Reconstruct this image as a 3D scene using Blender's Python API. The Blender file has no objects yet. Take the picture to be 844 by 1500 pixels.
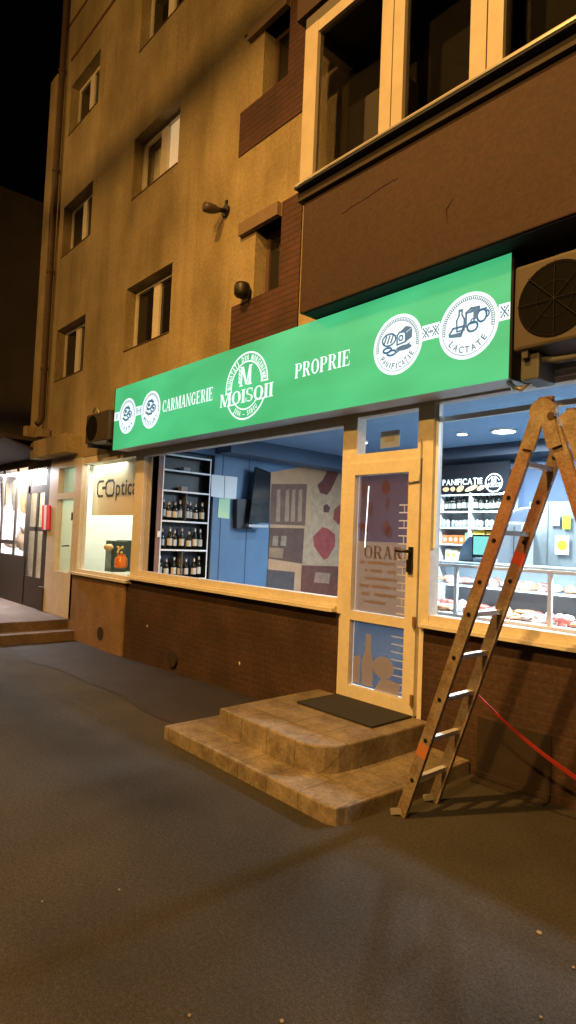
import bpy, bmesh, math, random
from mathutils import Vector, Matrix
R = math.radians
random.seed(7)
SC = bpy.context.scene
COL = SC.collection

# ------------------------------------------------------------------ camera
F_PX, YAW, PITCH, ROLL = 890.0, R(48.30), R(2.58), R(2.36)
CAM = Vector((0.0, -3.97, 1.62))
fw = Vector((-math.sin(YAW)*math.cos(PITCH), math.cos(YAW)*math.cos(PITCH), math.sin(PITCH)))
rt0 = Vector((math.cos(YAW), math.sin(YAW), 0)); up0 = rt0.cross(fw)
rt = rt0*math.cos(ROLL) + up0*math.sin(ROLL)
up = up0*math.cos(ROLL) - rt0*math.sin(ROLL)
cd = bpy.data.cameras.new('camera'); cam = bpy.data.objects.new('camera', cd); COL.objects.link(cam)
cam.matrix_world = Matrix(((rt.x, up.x, -fw.x, CAM.x), (rt.y, up.y, -fw.y, CAM.y), (rt.z, up.z, -fw.z, CAM.z), (0, 0, 0, 1)))
cd.sensor_fit = 'VERTICAL'; cd.sensor_height = 24.0; cd.lens = 24.0*F_PX/1500.0
cd.clip_start = 0.05; cd.clip_end = 2000
SC.camera = cam

def ray(u, v): return rt*(u-422) - up*(v-750) + fw*F_PX
def onY(u, v, y=0.0): r = ray(u, v); return CAM + r*((y-CAM.y)/r.y)
def onX(u, v, x=0.0): r = ray(u, v); return CAM + r*((x-CAM.x)/r.x)
def onZ(u, v, z=0.0): r = ray(u, v); return CAM + r*((z-CAM.z)/r.z)

# ------------------------------------------------------------------ world (night)
w = bpy.data.worlds.new('World'); SC.world = w; w.use_nodes = True
nt = w.node_tree; bg = nt.nodes['Background']
sky = nt.nodes.new('ShaderNodeTexSky'); sky.sky_type = 'NISHITA'; sky.sun_disc = False
sky.sun_elevation = R(-5.0); sky.sun_rotation = R(200)
nt.links.new(sky.outputs[0], bg.inputs[0]); bg.inputs[1].default_value = 0.06
SC.view_settings.view_transform = 'Standard'; SC.view_settings.look = 'None'
SC.view_settings.gamma = 1.0; SC.view_settings.exposure = 0.0
SC.view_settings.use_curve_mapping = False
SC.cycles.max_bounces = 7; SC.cycles.transparent_max_bounces = 12
SC.cycles.caustics_reflective = False; SC.cycles.caustics_refractive = False
SC.cycles.sample_clamp_indirect = 4.0

def lamp(name, kind, loc, power, col, size=0.1, target=None, spot=None, size_y=None):
    l = bpy.data.lights.new(name, kind); l.energy = power; l.color = col
    if kind in ('POINT', 'SPOT'): l.shadow_soft_size = size
    if kind == 'AREA':
        l.size = size
        if size_y: l.shape = 'RECTANGLE'; l.size_y = size_y
    if spot: l.spot_size = R(spot); l.spot_blend = 0.7
    o = bpy.data.objects.new(name, l); COL.objects.link(o); o.location = loc
    if target is not None:
        o.rotation_euler = (Vector(target)-Vector(loc)).to_track_quat('-Z', 'Y').to_euler()
    return o
SODIUM = (1.0, 0.51, 0.12)
LAMP_A = Vector((-2.2, -7.0, 10.2)); LAMP_B = Vector((-12.5, -7.4, 9.6))
LAMP_C = Vector((0.6, -9.8, 7.4))
lamp('sodium_light', 'SPOT', LAMP_A, 5800, SODIUM, 0.16, target=(-3.6, -.9, 0), spot=86).data.spot_blend = 1
lamp('sodium_light', 'SPOT', LAMP_B, 900, (1.0, 0.53, 0.15), 0.2, target=(-9.5, -.5, 0), spot=140)
lamp('sodium_light', 'SPOT', LAMP_C, 3700, SODIUM, 0.2, target=(-4, 0, 3.5), spot=140)

# ------------------------------------------------------------------ helpers
MATS = {}
def mat(name, col, rough=0.6, metal=0.0, emit=None, es=1.0, noise=0.0, nscale=8.0, bump=0.0, bscale=60.0, spec=0.5, alpha=None, col2=None, stretch=None):
    if name in MATS: return MATS[name]
    m = bpy.data.materials.new(name); m.use_nodes = True; t = m.node_tree; b = t.nodes['Principled BSDF']
    b.inputs['Base Color'].default_value = (*col, 1); b.inputs['Roughness'].default_value = rough
    b.inputs['Metallic'].default_value = metal; b.inputs['Specular IOR Level'].default_value = spec
    if emit:
        b.inputs['Emission Color'].default_value = (*emit, 1); b.inputs['Emission Strength'].default_value = es
    if noise or bump:
        tc = t.nodes.new('ShaderNodeTexCoord'); mp = t.nodes.new('ShaderNodeMapping')
        geo = t.nodes.new('ShaderNodeNewGeometry')
        t.links.new(geo.outputs['Position'], mp.inputs[0])
        if stretch: mp.inputs['Scale'].default_value = stretch
    if noise:
        n = t.nodes.new('ShaderNodeTexNoise'); n.inputs['Scale'].default_value = nscale; n.inputs['Detail'].default_value = 6
        n.inputs['Roughness'].default_value = 0.65
        t.links.new(mp.outputs[0], n.inputs['Vector'])
        r = t.nodes.new('ShaderNodeValToRGB'); r.color_ramp.elements[0].position = 0.32; r.color_ramp.elements[1].position = 0.68
        c2 = col2 if col2 else tuple(max(0, c*(1-noise)) for c in col)
        r.color_ramp.elements[0].color = (*c2, 1); r.color_ramp.elements[1].color = (*col, 1)
        t.links.new(n.outputs[0], r.inputs[0]); t.links.new(r.outputs[0], b.inputs['Base Color'])
    if bump:
        n2 = t.nodes.new('ShaderNodeTexNoise'); n2.inputs['Scale'].default_value = bscale; n2.inputs['Detail'].default_value = 4
        t.links.new(mp.outputs[0], n2.inputs['Vector'])
        bp = t.nodes.new('ShaderNodeBump'); bp.inputs['Strength'].default_value = bump; bp.inputs['Distance'].default_value = 0.02
        t.links.new(n2.outputs[0], bp.inputs['Height']); t.links.new(bp.outputs[0], b.inputs['Normal'])
    MATS[name] = m; return m

def brick_mat(name, c1, c2, mortar, scale=1.0, msize=0.012, axis='XZ', bump=0.5, rough=0.8):
    if name in MATS: return MATS[name]
    m = bpy.data.materials.new(name); m.use_nodes = True; t = m.node_tree; b = t.nodes['Principled BSDF']
    geo = t.nodes.new('ShaderNodeNewGeometry'); sp = t.nodes.new('ShaderNodeSeparateXYZ'); cb = t.nodes.new('ShaderNodeCombineXYZ')
    t.links.new(geo.outputs['Position'], sp.inputs[0])
    if axis == 'YZ': t.links.new(sp.outputs['Y'], cb.inputs[0])
    else:
        ad = t.nodes.new('ShaderNodeMath'); ad.operation = 'ADD'
        t.links.new(sp.outputs['X'], ad.inputs[0]); t.links.new(sp.outputs['Y'], ad.inputs[1]); t.links.new(ad.outputs[0], cb.inputs[0])
    t.links.new(sp.outputs['Z'], cb.inputs[1])
    br = t.nodes.new('ShaderNodeTexBrick'); br.inputs['Scale'].default_value = scale
    br.inputs['Brick Width'].default_value = 0.21; br.inputs['Row Height'].default_value = 0.062
    br.inputs['Mortar Size'].default_value = msize; br.inputs['Mortar Smooth'].default_value = 0.4
    br.inputs['Color1'].default_value = (*c1, 1); br.inputs['Color2'].default_value = (*c2, 1); br.inputs['Mortar'].default_value = (*mortar, 1)
    t.links.new(cb.outputs[0], br.inputs['Vector'])
    n = t.nodes.new('ShaderNodeTexNoise'); n.inputs['Scale'].default_value = 2.3; n.inputs['Detail'].default_value = 8
    t.links.new(geo.outputs['Position'], n.inputs['Vector'])
    mx = t.nodes.new('ShaderNodeMix'); mx.data_type = 'RGBA'; mx.blend_type = 'MULTIPLY'; mx.inputs['Factor'].default_value = 0.8
    rp = t.nodes.new('ShaderNodeValToRGB'); rp.color_ramp.elements[0].position = .3; rp.color_ramp.elements[1].position = .7
    rp.color_ramp.elements[0].color = (.45, .45, .45, 1); rp.color_ramp.elements[1].color = (1.1, 1.05, 1, 1)
    t.links.new(n.outputs[0], rp.inputs[0]); t.links.new(br.outputs['Color'], mx.inputs[6]); t.links.new(rp.outputs[0], mx.inputs[7])
    t.links.new(mx.outputs[2], b.inputs['Base Color'])
    inv = t.nodes.new('ShaderNodeMath'); inv.operation = 'SUBTRACT'; inv.inputs[0].default_value = 1
    t.links.new(br.outputs['Fac'], inv.inputs[1])
    bp = t.nodes.new('ShaderNodeBump'); bp.inputs['Strength'].default_value = bump; bp.inputs['Distance'].default_value = 0.012
    t.links.new(inv.outputs[0], bp.inputs['Height']); t.links.new(bp.outputs[0], b.inputs['Normal'])
    b.inputs['Roughness'].default_value = rough
    MATS[name] = m; return m

def glass_mat(name, tint=(1, 1, 1), refl=0.08, rough=0.0):
    if name in MATS: return MATS[name]
    m = bpy.data.materials.new(name); m.use_nodes = True; t = m.node_tree
    for n in list(t.nodes): t.nodes.remove(n)
    out = t.nodes.new('ShaderNodeOutputMaterial'); mix = t.nodes.new('ShaderNodeMixShader')
    tr = t.nodes.new('ShaderNodeBsdfTransparent'); gl = t.nodes.new('ShaderNodeBsdfGlossy'); lw = t.nodes.new('ShaderNodeLayerWeight')
    tr.inputs[0].default_value = (*tint, 1); gl.inputs['Roughness'].default_value = rough; lw.inputs[0].default_value = 0.5
    pw = t.nodes.new('ShaderNodeMath'); pw.operation = 'POWER'; pw.inputs[1].default_value = 5.0
    mm = t.nodes.new('ShaderNodeMath'); mm.operation = 'MULTIPLY_ADD'; mm.inputs[1].default_value = 0.9; mm.inputs[2].default_value = refl*0.5
    t.links.new(lw.outputs['Facing'], pw.inputs[0]); t.links.new(pw.outputs[0], mm.inputs[0]); t.links.new(mm.outputs[0], mix.inputs[0])
    t.links.new(tr.outputs[0], mix.inputs[1]); t.links.new(gl.outputs[0], mix.inputs[2]); t.links.new(mix.outputs[0], out.inputs[0])
    MATS[name] = m; return m

def film_mat(name, col, transp=0.3):
    m = bpy.data.materials.new(name); m.use_nodes = True; t = m.node_tree
    for n in list(t.nodes): t.nodes.remove(n)
    out = t.nodes.new('ShaderNodeOutputMaterial'); mix = t.nodes.new('ShaderNodeMixShader'); mix2 = t.nodes.new('ShaderNodeMixShader')
    tr = t.nodes.new('ShaderNodeBsdfTransparent'); df = t.nodes.new('ShaderNodeBsdfDiffuse'); tl = t.nodes.new('ShaderNodeBsdfTranslucent')
    df.inputs[0].default_value = (*col, 1); tl.inputs[0].default_value = (*col, 1)
    mix2.inputs[0].default_value = 0.5; mix.inputs[0].default_value = transp
    t.links.new(df.outputs[0], mix2.inputs[1]); t.links.new(tl.outputs[0], mix2.inputs[2])
    t.links.new(mix2.outputs[0], mix.inputs[1]); t.links.new(tr.outputs[0], mix.inputs[2]); t.links.new(mix.outputs[0], out.inputs[0])
    return m

def tag(o, label=None, cat=None, group=None, kind=None):
    if label: o['label'] = label
    if cat: o['category'] = cat
    if group: o['group'] = group
    if kind: o['kind'] = kind
    return o

def thing(name, label, cat, loc=(0, 0, 0), group=None):
    o = bpy.data.objects.new(name, None); o.empty_display_size = .2; COL.objects.link(o); o.location = loc
    return tag(o, label, cat, group)

def wloc(o):
    v = Vector((0, 0, 0))
    while o is not None: v = v + Vector(o.location); o = o.parent
    return v

class MB:
    def __init__(s): s.v = []; s.f = []; s.sm = []
    def add(s, vs, fs, smooth=False):
        k = len(s.v); s.v += [Vector(p) for p in vs]; s.f += [[i+k for i in f] for f in fs]; s.sm += [smooth]*len(fs); return s
    def box(s, x0, x1, y0, y1, z0, z1):
        return s.add([(x0, y0, z0), (x1, y0, z0), (x1, y1, z0), (x0, y1, z0), (x0, y0, z1), (x1, y0, z1), (x1, y1, z1), (x0, y1, z1)],
                     [(0, 3, 2, 1), (4, 5, 6, 7), (0, 1, 5, 4), (1, 2, 6, 5), (2, 3, 7, 6), (3, 0, 4, 7)])
    def bbox(s, x0, x1, y0, y1, z0, z1, r=0.01):
        b = bmesh.new(); bmesh.ops.create_cube(b, size=1)
        for v in b.verts: v.co = Vector(((x0+x1)/2+v.co.x*(x1-x0), (y0+y1)/2+v.co.y*(y1-y0), (z0+z1)/2+v.co.z*(z1-z0)))
        bmesh.ops.bevel(b, geom=list(b.edges), offset=r, segments=2, profile=.6, affect='EDGES')
        return s.frombm(b)
    def frombm(s, b, smooth=False, mtx=None):
        b.verts.index_update()
        s.add([(mtx @ v.co if mtx else v.co.copy()) for v in b.verts], [[v.index for v in f.verts] for f in b.faces], smooth); b.free(); return s
    def prism(s, pts, d):                                  # closed outline of 3-D points swept by d
        n = len(pts); d = Vector(d); P = [Vector(p) for p in pts]
        return s.add(P+[p+d for p in P], [list(range(n)), list(range(2*n-1, n-1, -1))]+[(i, i+n, (i+1) % n+n, (i+1) % n) for i in range(n)])
    def tube(s, pts, r, seg=8, cap=True, smooth=True):
        P = [Vector(p) for p in pts]; rr = r if isinstance(r, (list, tuple)) else [r]*len(P); rings = []
        prev = None
        for i, p in enumerate(P):
            t = (P[min(i+1, len(P)-1)]-P[max(i-1, 0)]).normalized()
            if prev is None:
                a = Vector((0, 0, 1)) if abs(t.z) < .9 else Vector((1, 0, 0)); n = t.cross(a).normalized()
            else: n = (prev - t*prev.dot(t)).normalized()
            prev = n; b = t.cross(n)
            rings.append([p + (n*math.cos(2*math.pi*k/seg)+b*math.sin(2*math.pi*k/seg))*rr[i] for k in range(seg)])
        vs = [q for g in rings for q in g]; fs = []
        for i in range(len(P)-1):
            for k in range(seg): fs.append((i*seg+k, i*seg+(k+1) % seg, (i+1)*seg+(k+1) % seg, (i+1)*seg+k))
        s.add(vs, fs, smooth)
        if cap: s.add(rings[0], [list(range(seg))[::-1]]); s.add(rings[-1], [list(range(seg))])
        return s
    def lathe(s, c, prof, seg=14, smooth=True):
        c = Vector(c); vs = []
        for r, z in prof:
            for k in range(seg): a = 2*math.pi*k/seg; vs.append(c+Vector((r*math.cos(a), r*math.sin(a), z)))
        fs = []
        for i in range(len(prof)-1):
            for k in range(seg): fs.append((i*seg+k, i*seg+(k+1) % seg, (i+1)*seg+(k+1) % seg, (i+1)*seg+k))
        s.add(vs, fs, smooth); return s
    def bar(s, a, b, wx, wy):                              # square bar, wx across (horizontal, perpendicular), wy other
        a = Vector(a); b = Vector(b); t = (b-a).normalized(); ref = Vector((0, 1, 0)) if abs(t.y) < .9 else Vector((0, 0, 1))
        n = t.cross(ref).normalized(); m = n.cross(t)
        o = [n*wx/2+m*wy/2, -n*wx/2+m*wy/2, -n*wx/2-m*wy/2, n*wx/2-m*wy/2]
        return s.add([a+q for q in o]+[b+q for q in o], [(0, 1, 2, 3), (7, 6, 5, 4)]+[(i, i+4, (i+1) % 4+4, (i+1) % 4) for i in range(4)])
    def blob(s, c, r, sub=2, jit=.12, seed=0):
        b = bmesh.new(); bmesh.ops.create_icosphere(b, subdivisions=sub, radius=1)
        rg = random.Random(seed); ph = [rg.uniform(0, 6) for _ in range(6)]
        for v in b.verts:
            q = v.co; k = 1+jit*(math.sin(3*q.x+ph[0])+math.sin(4*q.y+ph[1])+math.sin(3.5*q.z+ph[2])+.6*math.sin(9*q.x+ph[3])*math.sin(8*q.y+ph[4]))/2
            v.co = Vector((c[0]+q.x*r[0]*k, c[1]+q.y*r[1]*k, c[2]+q.z*r[2]*k))
        return s.frombm(b, True)
    def build(s, name, m, parent=None, loc=None, fix=True):
        off = wloc(parent) if parent else Vector(loc or (0, 0, 0))
        me = bpy.data.meshes.new(name); me.from_pydata([v-off for v in s.v], [], s.f)
        me.polygons.foreach_set('use_smooth', s.sm)
        if fix:
            b = bmesh.new(); b.from_mesh(me); bmesh.ops.recalc_face_normals(b, faces=b.faces); b.to_mesh(me); b.free()
        for mm in (m if isinstance(m, (list, tuple)) else [m]): me.materials.append(mm)
        me.update()
        o = bpy.data.objects.new(name, me); COL.objects.link(o)
        if parent: o.parent = parent
        else: o.location = off
        return o

def copy_tree(o, parent=None):
    c = o.copy(); COL.objects.link(c); c.parent = parent
    for ch in list(o.children):
        copy_tree(ch, c)
    return c

# --- lettering -------------------------------------------------------------
_gc = {}
def sans(ch, off=0.0):
    k = (ch, off)
    if k not in _gc:
        cu = bpy.data.curves.new('glyph', 'FONT'); cu.body = ch; cu.size = 1; cu.offset = off; cu.resolution_u = 3
        o = bpy.data.objects.new('glyph', cu); COL.objects.link(o)
        me = o.to_mesh(); vs = [v.co.copy() for v in me.vertices]; fs = [list(p.vertices) for p in me.polygons]; o.to_mesh_clear()
        bpy.data.objects.remove(o); bpy.data.curves.remove(cu)
        w_ = (max(v.x for v in vs) if vs else .3)
        _gc[k] = (vs, fs, w_)
    return _gc[k]
def sans_text(mb, txt, org, ex, ez, h, width=None, off=0.0, gap=.07):
    """txt along ex from org, capital height h, squeezed to width"""
    tot = 0; L = []
    for ch in txt:
        if ch == ' ': tot += .32; continue
        vs, fs, w_ = sans(ch, off); x0 = min(v.x for v in vs); L.append((vs, fs, tot-x0)); tot += w_-x0+gap
    tot -= gap; sx = (width/tot) if width else h/.73; sz = h/.73
    for vs, fs, dx in L: mb.add([Vector(org)+ex*((v.x+dx)*sx)+ez*(v.y*sz) for v in vs], fs)
    return mb
def ring_text(mb, txt, c, ex, ez, rad, h, a0, a1, flip=False, off=0.02, wf=None):
    n = len(txt)
    for i, ch in enumerate(txt):
        a = a0+(a1-a0)*(i/(n-1))
        if ch == ' ': continue
        vs, fs, w_ = sans(ch, off); x0 = min(v.x for v in vs); cw = w_-x0
        cell = abs(a1-a0)/(n-1)*rad*.80; sx = min(cell/cw, h/.73) if wf is None else wf
        for_r = Vector((math.cos(a), math.sin(a)))
        tx = Vector((math.sin(a), -math.cos(a))) if not flip else Vector((-math.sin(a), math.cos(a)))
        ty = for_r if not flip else -for_r
        out = []
        for v in vs:
            lx = (v.x-x0-cw/2)*sx; ly = (v.y/.73-.5)*h
            p = for_r*rad+tx*lx+ty*ly; out.append(Vector(c)+ex*p.x+ez*p.y)
        mb.add(out, fs)
def serif_glyph(ch, TH=.20, TN=.075):
    P = []
    def q(*p): P.append(list(p))
    def st(x, w=TH, z0=0, z1=1, s0=True, s1=True):
        q((x, z0), (x+w, z0), (x+w, z1), (x, z1))
        for f, z in ((s0, z0), (s1, z1)):
            if f: zz = (z, z+.055) if z == z0 else (z-.055, z); q((x-.08, zz[0]), (x+w+.08, zz[0]), (x+w+.08, zz[1]), (x-.08, zz[1]))
    def dg(x0, z0, x1, z1, w): q((x0, z0), (x0+w, z0), (x1+w, z1), (x1, z1))
    def hb(x0, x1, z, t=TN): q((x0, z-t/2), (x1, z-t/2), (x1, z+t/2), (x0, z+t/2))
    def arc(cx, cz, rx, rz, a0, a1, th=TH, tn=TN, n=16):
        pr = None
        for i in range(n+1):
            a = R(a0+(a1-a0)*i/n); c, s_ = math.cos(a), math.sin(a); t = tn+(th-tn)*abs(c)**1.5
            o_ = (cx+rx*c, cz+rz*s_); i_ = (cx+(rx-t)*c, cz+(rz-min(tn*1.2, t))*s_)
            if pr: q(pr[0], o_, i_, pr[1])
            pr = (o_, i_)
    def sf(x, z, w=.28, up_=False):
        q((x-w/2, z), (x+w/2, z), (x+w/2, z+.055), (x-w/2, z+.055))
    w = .8
    if ch == 'I': st(.08); w = .36
    elif ch == 'C': arc(.42, .5, .40, .5, 45, 315); q((.66, .62), (.74, .62), (.74, .97), (.68, .97)); q((.66, .05), (.74, .05), (.74, .3), (.70, .3)); w = .78
    elif ch == 'G': arc(.42, .5, .40, .5, 45, 315); q((.66, .62), (.74, .62), (.74, .97), (.68, .97)); q((.56, .02), (.76, .08), (.76, .42), (.56, .42)); hb(.48, .84, .42, .055); w = .86
    elif ch == 'O': arc(.42, .5, .42, .5, 0, 360, n=28); w = .84
    elif ch == 'A': dg(.06, 0, .36, 1, .085); dg(.60, 0, .32, 1, TH); hb(.16, .68, .32); sf(.11, 0); sf(.70, 0, .32); w = .86
    elif ch == 'M': st(.08, TN+.01, s1=True); dg(.44, 0, .08, 1, .19); dg(.46, 0, .82, 1, .085); st(.84, TH); w = 1.14
    elif ch == 'N': st(.08, TN+.01); dg(.66, 0, .08, 1, .19); st(.76, TN+.01); w = .94
    elif ch == 'E': st(.08); hb(.08, .70, .97, .06); hb(.08, .72, .03, .06); hb(.2, .55, .52, .06); q((.64, .97), (.70, .97), (.72, .74), (.69, .74)); q((.66, .03), (.72, .03), (.76, .28), (.72, .28)); q((.50, .40), (.56, .40), (.56, .64), (.50, .64)); w = .78
    elif ch == 'F': st(.08); hb(.08, .68, .97, .06); hb(.2, .53, .52, .06); q((.62, .97), (.68, .97), (.70, .74), (.67, .74)); q((.48, .40), (.54, .40), (.54, .64), (.48, .64)); w = .72
    elif ch == 'L': st(.08); hb(.08, .68, .03, .06); q((.62, .03), (.68, .03), (.72, .30), (.68, .30)); w = .74
    elif ch == 'T': st(.30, s1=False); hb(.02, .78, .97, .06); q((.02, .97), (.08, .97), (.05, .72), (.02, .72)); q((.72, .97), (.78, .97), (.78, .72), (.75, .72)); w = .8
    elif ch in 'PR':
        st(.08); arc(.42, .73, .34, .27, -90, 90, TH, .055); hb(.2, .42, .972, .055); hb(.2, .42, .49, .055); w = .78
        if ch == 'R': dg(.62, 0, .36, .49, .20); sf(.74, 0, .26); w = .88
    elif ch == 'S':
        arc(.34, .75, .30, .26, 40, 270, .17, .06); arc(.34, .26, .32, .26, -140, 90, .17, .06)
        q((.56, .70), (.62, .70), (.62, .98), (.57, .98)); q((.02, .02), (.07, .02), (.09, .32), (.03, .32)); w = .68
    elif ch == 'U': st(.08, TH, .3, 1, False); arc(.42, .32, .34, .32, 180, 360); st(.69, TN, .3, 1, False); w = .86
    elif ch == ' ': w = .4
    return P, w
def serif_text(mb, txt, org, ex, ez, h, width, gap=.09, eps=.00025, bold=1.0):
    n = ex.cross(ez) if False else Vector((0, -1, 0)); tot = 0; G = []
    for ch in txt:
        P, w_ = serif_glyph(ch, TH=.20*bold, TN=.075*bold); G.append((P, tot)); tot += w_+gap
    tot -= gap; sx = width/tot; k = 0
    nrm = -(ex.cross(ez)) if False else None
    N = ez.cross(ex)                                         # points to the viewer
    for P, dx in G:
        for poly in P:
            k += 1
            mb.add([Vector(org)+ex*((p[0]+dx)*sx)+ez*(p[1]*h)+N*(eps*(k % 9)) for p in poly], [list(range(len(poly)))])
    return mb
EX, EZ = Vector((1, 0, 0)), Vector((0, 0, 1))
def disc(mb, c, ex, ez, r0, r1, a0=0, a1=360, n=48):
    vs = []; fs = []
    for i in range(n+1):
        a = R(a0+(a1-a0)*i/n); d = ex*math.cos(a)+ez*math.sin(a)
        vs += [Vector(c)+d*r0, Vector(c)+d*r1]
        if i: fs.append((2*i-2, 2*i-1, 2*i+1, 2*i))
    mb.add(vs, fs)
def poly2(mb, c, ex, ez, pts, s=1.0):
    mb.add([Vector(c)+ex*(p[0]*s)+ez*(p[1]*s) for p in pts], [list(range(len(pts)))])
def line2(mb, c, ex, ez, pts, w=.01, s=1.0):
    for a, b in zip(pts[:-1], pts[1:]):
        a = Vector(a)*s; b = Vector(b)*s; d = (b-a)
        if d.length < 1e-6: continue
        d.normalize(); n = Vector((-d.y, d.x))*w/2; a = a-d*w/2.5; b = b+d*w/2.5
        mb.add([Vector(c)+ex*p.x+ez*p.y for p in (a+n, b+n, b-n, a-n)], [(0, 1, 2, 3)])
def ell(cx, cz, rx, rz, a0=0, a1=360, n=18): return [(cx+rx*math.cos(R(a0+(a1-a0)*i/n)), cz+rz*math.sin(R(a0+(a1-a0)*i/n))) for i in range(n+1)]

# ------------------------------------------------------------------ materials
M_PLASTER = mat('plaster_cream', (.42, .34, .205), .92, noise=.38, nscale=.75, bump=.55, bscale=75)
def weathered():
    m = M_PLASTER; t = m.node_tree; b = t.nodes['Principled BSDF']
    geo = t.nodes.new('ShaderNodeNewGeometry'); mp = t.nodes.new('ShaderNodeMapping'); mp.inputs['Scale'].default_value = (1.3, 1.3, .55)
    n = t.nodes.new('ShaderNodeTexNoise'); n.inputs['Scale'].default_value = 1.0; n.inputs['Detail'].default_value = 5
    rp = t.nodes.new('ShaderNodeValToRGB'); rp.color_ramp.elements[0].position = .36; rp.color_ramp.elements[1].position = .6
    rp.color_ramp.elements[0].color = (.68, .66, .60, 1); rp.color_ramp.elements[1].color = (1, 1, 1, 1)
    t.links.new(geo.outputs['Position'], mp.inputs[0]); t.links.new(mp.outputs[0], n.inputs['Vector']); t.links.new(n.outputs[0], rp.inputs[0])
    old = b.inputs['Base Color'].links[0].from_socket
    mx = t.nodes.new('ShaderNodeMix'); mx.data_type = 'RGBA'; mx.blend_type = 'MULTIPLY'; mx.inputs['Factor'].default_value = 1
    t.links.new(old, mx.inputs[6]); t.links.new(rp.outputs[0], mx.inputs[7]); t.links.new(mx.outputs[2], b.inputs['Base Color'])
weathered()
def streaks(m):
    t = m.node_tree; b = t.nodes['Principled BSDF']
    geo = t.nodes.new('ShaderNodeNewGeometry'); mp = t.nodes.new('ShaderNodeMapping'); mp.inputs['Scale'].default_value = (7, 7, .5)
    n = t.nodes.new('ShaderNodeTexNoise'); n.inputs['Scale'].default_value = 1.0; n.inputs['Detail'].default_value = 7; n.inputs['Roughness'].default_value = .7
    rp = t.nodes.new('ShaderNodeValToRGB'); rp.color_ramp.elements[0].position = .34; rp.color_ramp.elements[1].position = .5
    rp.color_ramp.elements[0].color = (.72, .69, .66, 1); rp.color_ramp.elements[1].color = (1, 1, 1, 1)
    t.links.new(geo.outputs['Position'], mp.inputs[0]); t.links.new(mp.outputs[0], n.inputs['Vector']); t.links.new(n.outputs[0], rp.inputs[0])
    old = b.inputs['Base Color'].links[0].from_socket
    mx = t.nodes.new('ShaderNodeMix'); mx.data_type = 'RGBA'; mx.blend_type = 'MULTIPLY'; mx.inputs['Factor'].default_value = .55
    t.links.new(old, mx.inputs[6]); t.links.new(rp.outputs[0], mx.inputs[7]); t.links.new(mx.outputs[2], b.inputs['Base Color'])
streaks(M_PLASTER)
M_PVC = mat('white_pvc', (.70, .66, .60), .45, noise=.12, nscale=5)
M_ALU = mat('grey_aluminium_trim', (.70, .72, .76), .45, metal=.1, noise=.2, nscale=4)
M_BRICK = brick_mat('dark_red_brick', (.062, .031, .023), (.054, .028, .021), (.062, .035, .026), bump=.2)
M_BRICK_UP = brick_mat('upper_red_brick', (.085, .034, .028), (.070, .029, .025), (.05, .024, .022), msize=.01)
M_BROWN = mat('brown_render', (.044, .023, .020), .85, noise=.22, nscale=1.5, bump=.12, bscale=90)
M_OPANEL = mat('tan_render', (.28, .18, .10), .85, noise=.35, nscale=3, bump=.2, bscale=80)
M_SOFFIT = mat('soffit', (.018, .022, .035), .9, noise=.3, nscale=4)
M_DARK = mat('dark_void', (.004, .004, .004), .9, spec=.1)
M_DARKGL = mat('dark_window_glass', (.015, .014, .014), .08, spec=.6)
M_GLASS = glass_mat('clear_glass')
M_CURTAIN = mat('curtain', (.55, .50, .42), .9, noise=.3, nscale=14, stretch=(1, 1, .1))
M_NAVY = mat('navy_panel', (.085, .165, .285), .55, noise=.15, nscale=3)
M_NAVY_C = mat('navy_ceiling', (.14, .24, .38), .7, noise=.1, nscale=3)
M_WOOD = mat('brown_wood', (.22, .11, .06), .5, noise=.4, nscale=6, stretch=(1, 1, .1))
M_BLACK = mat('black_metal', (.012, .012, .014), .4, metal=.4)
M_STEEL = mat('steel', (.55, .57, .6), .3, metal=.8)
M_WHITE = mat('white_laminate', (.75, .77, .78), .4)
M_CONC = mat('tiled_step', (.36, .29, .22), .7, noise=.45, nscale=3.5, bump=.3, bscale=50)
M_PAPER = mat('paper', (.75, .78, .8), .8)
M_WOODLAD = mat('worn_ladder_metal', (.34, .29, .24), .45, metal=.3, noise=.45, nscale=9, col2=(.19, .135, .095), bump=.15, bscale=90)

def ladder_red_light():  # reflected red light put into the rail colour as a reddish band
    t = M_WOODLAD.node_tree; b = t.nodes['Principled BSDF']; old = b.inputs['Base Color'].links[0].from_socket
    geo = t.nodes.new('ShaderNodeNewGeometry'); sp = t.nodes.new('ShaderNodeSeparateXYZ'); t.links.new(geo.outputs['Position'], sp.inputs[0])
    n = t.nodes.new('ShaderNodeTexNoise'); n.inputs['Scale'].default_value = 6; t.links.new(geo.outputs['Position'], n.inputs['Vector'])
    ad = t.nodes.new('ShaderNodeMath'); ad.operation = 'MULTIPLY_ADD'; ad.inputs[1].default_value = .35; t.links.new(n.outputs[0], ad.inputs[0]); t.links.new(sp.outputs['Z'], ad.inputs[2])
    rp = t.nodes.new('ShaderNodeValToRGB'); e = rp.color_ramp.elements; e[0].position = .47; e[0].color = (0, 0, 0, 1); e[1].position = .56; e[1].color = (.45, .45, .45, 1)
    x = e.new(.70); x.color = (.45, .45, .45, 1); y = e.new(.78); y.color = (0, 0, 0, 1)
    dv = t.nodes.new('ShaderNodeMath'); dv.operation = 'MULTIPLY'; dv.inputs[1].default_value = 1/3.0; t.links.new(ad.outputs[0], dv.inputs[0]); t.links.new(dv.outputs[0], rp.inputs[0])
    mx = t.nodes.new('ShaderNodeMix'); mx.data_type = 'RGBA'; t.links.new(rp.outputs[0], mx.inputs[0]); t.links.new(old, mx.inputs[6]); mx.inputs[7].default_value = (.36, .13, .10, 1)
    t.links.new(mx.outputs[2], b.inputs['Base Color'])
ladder_red_light()

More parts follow.
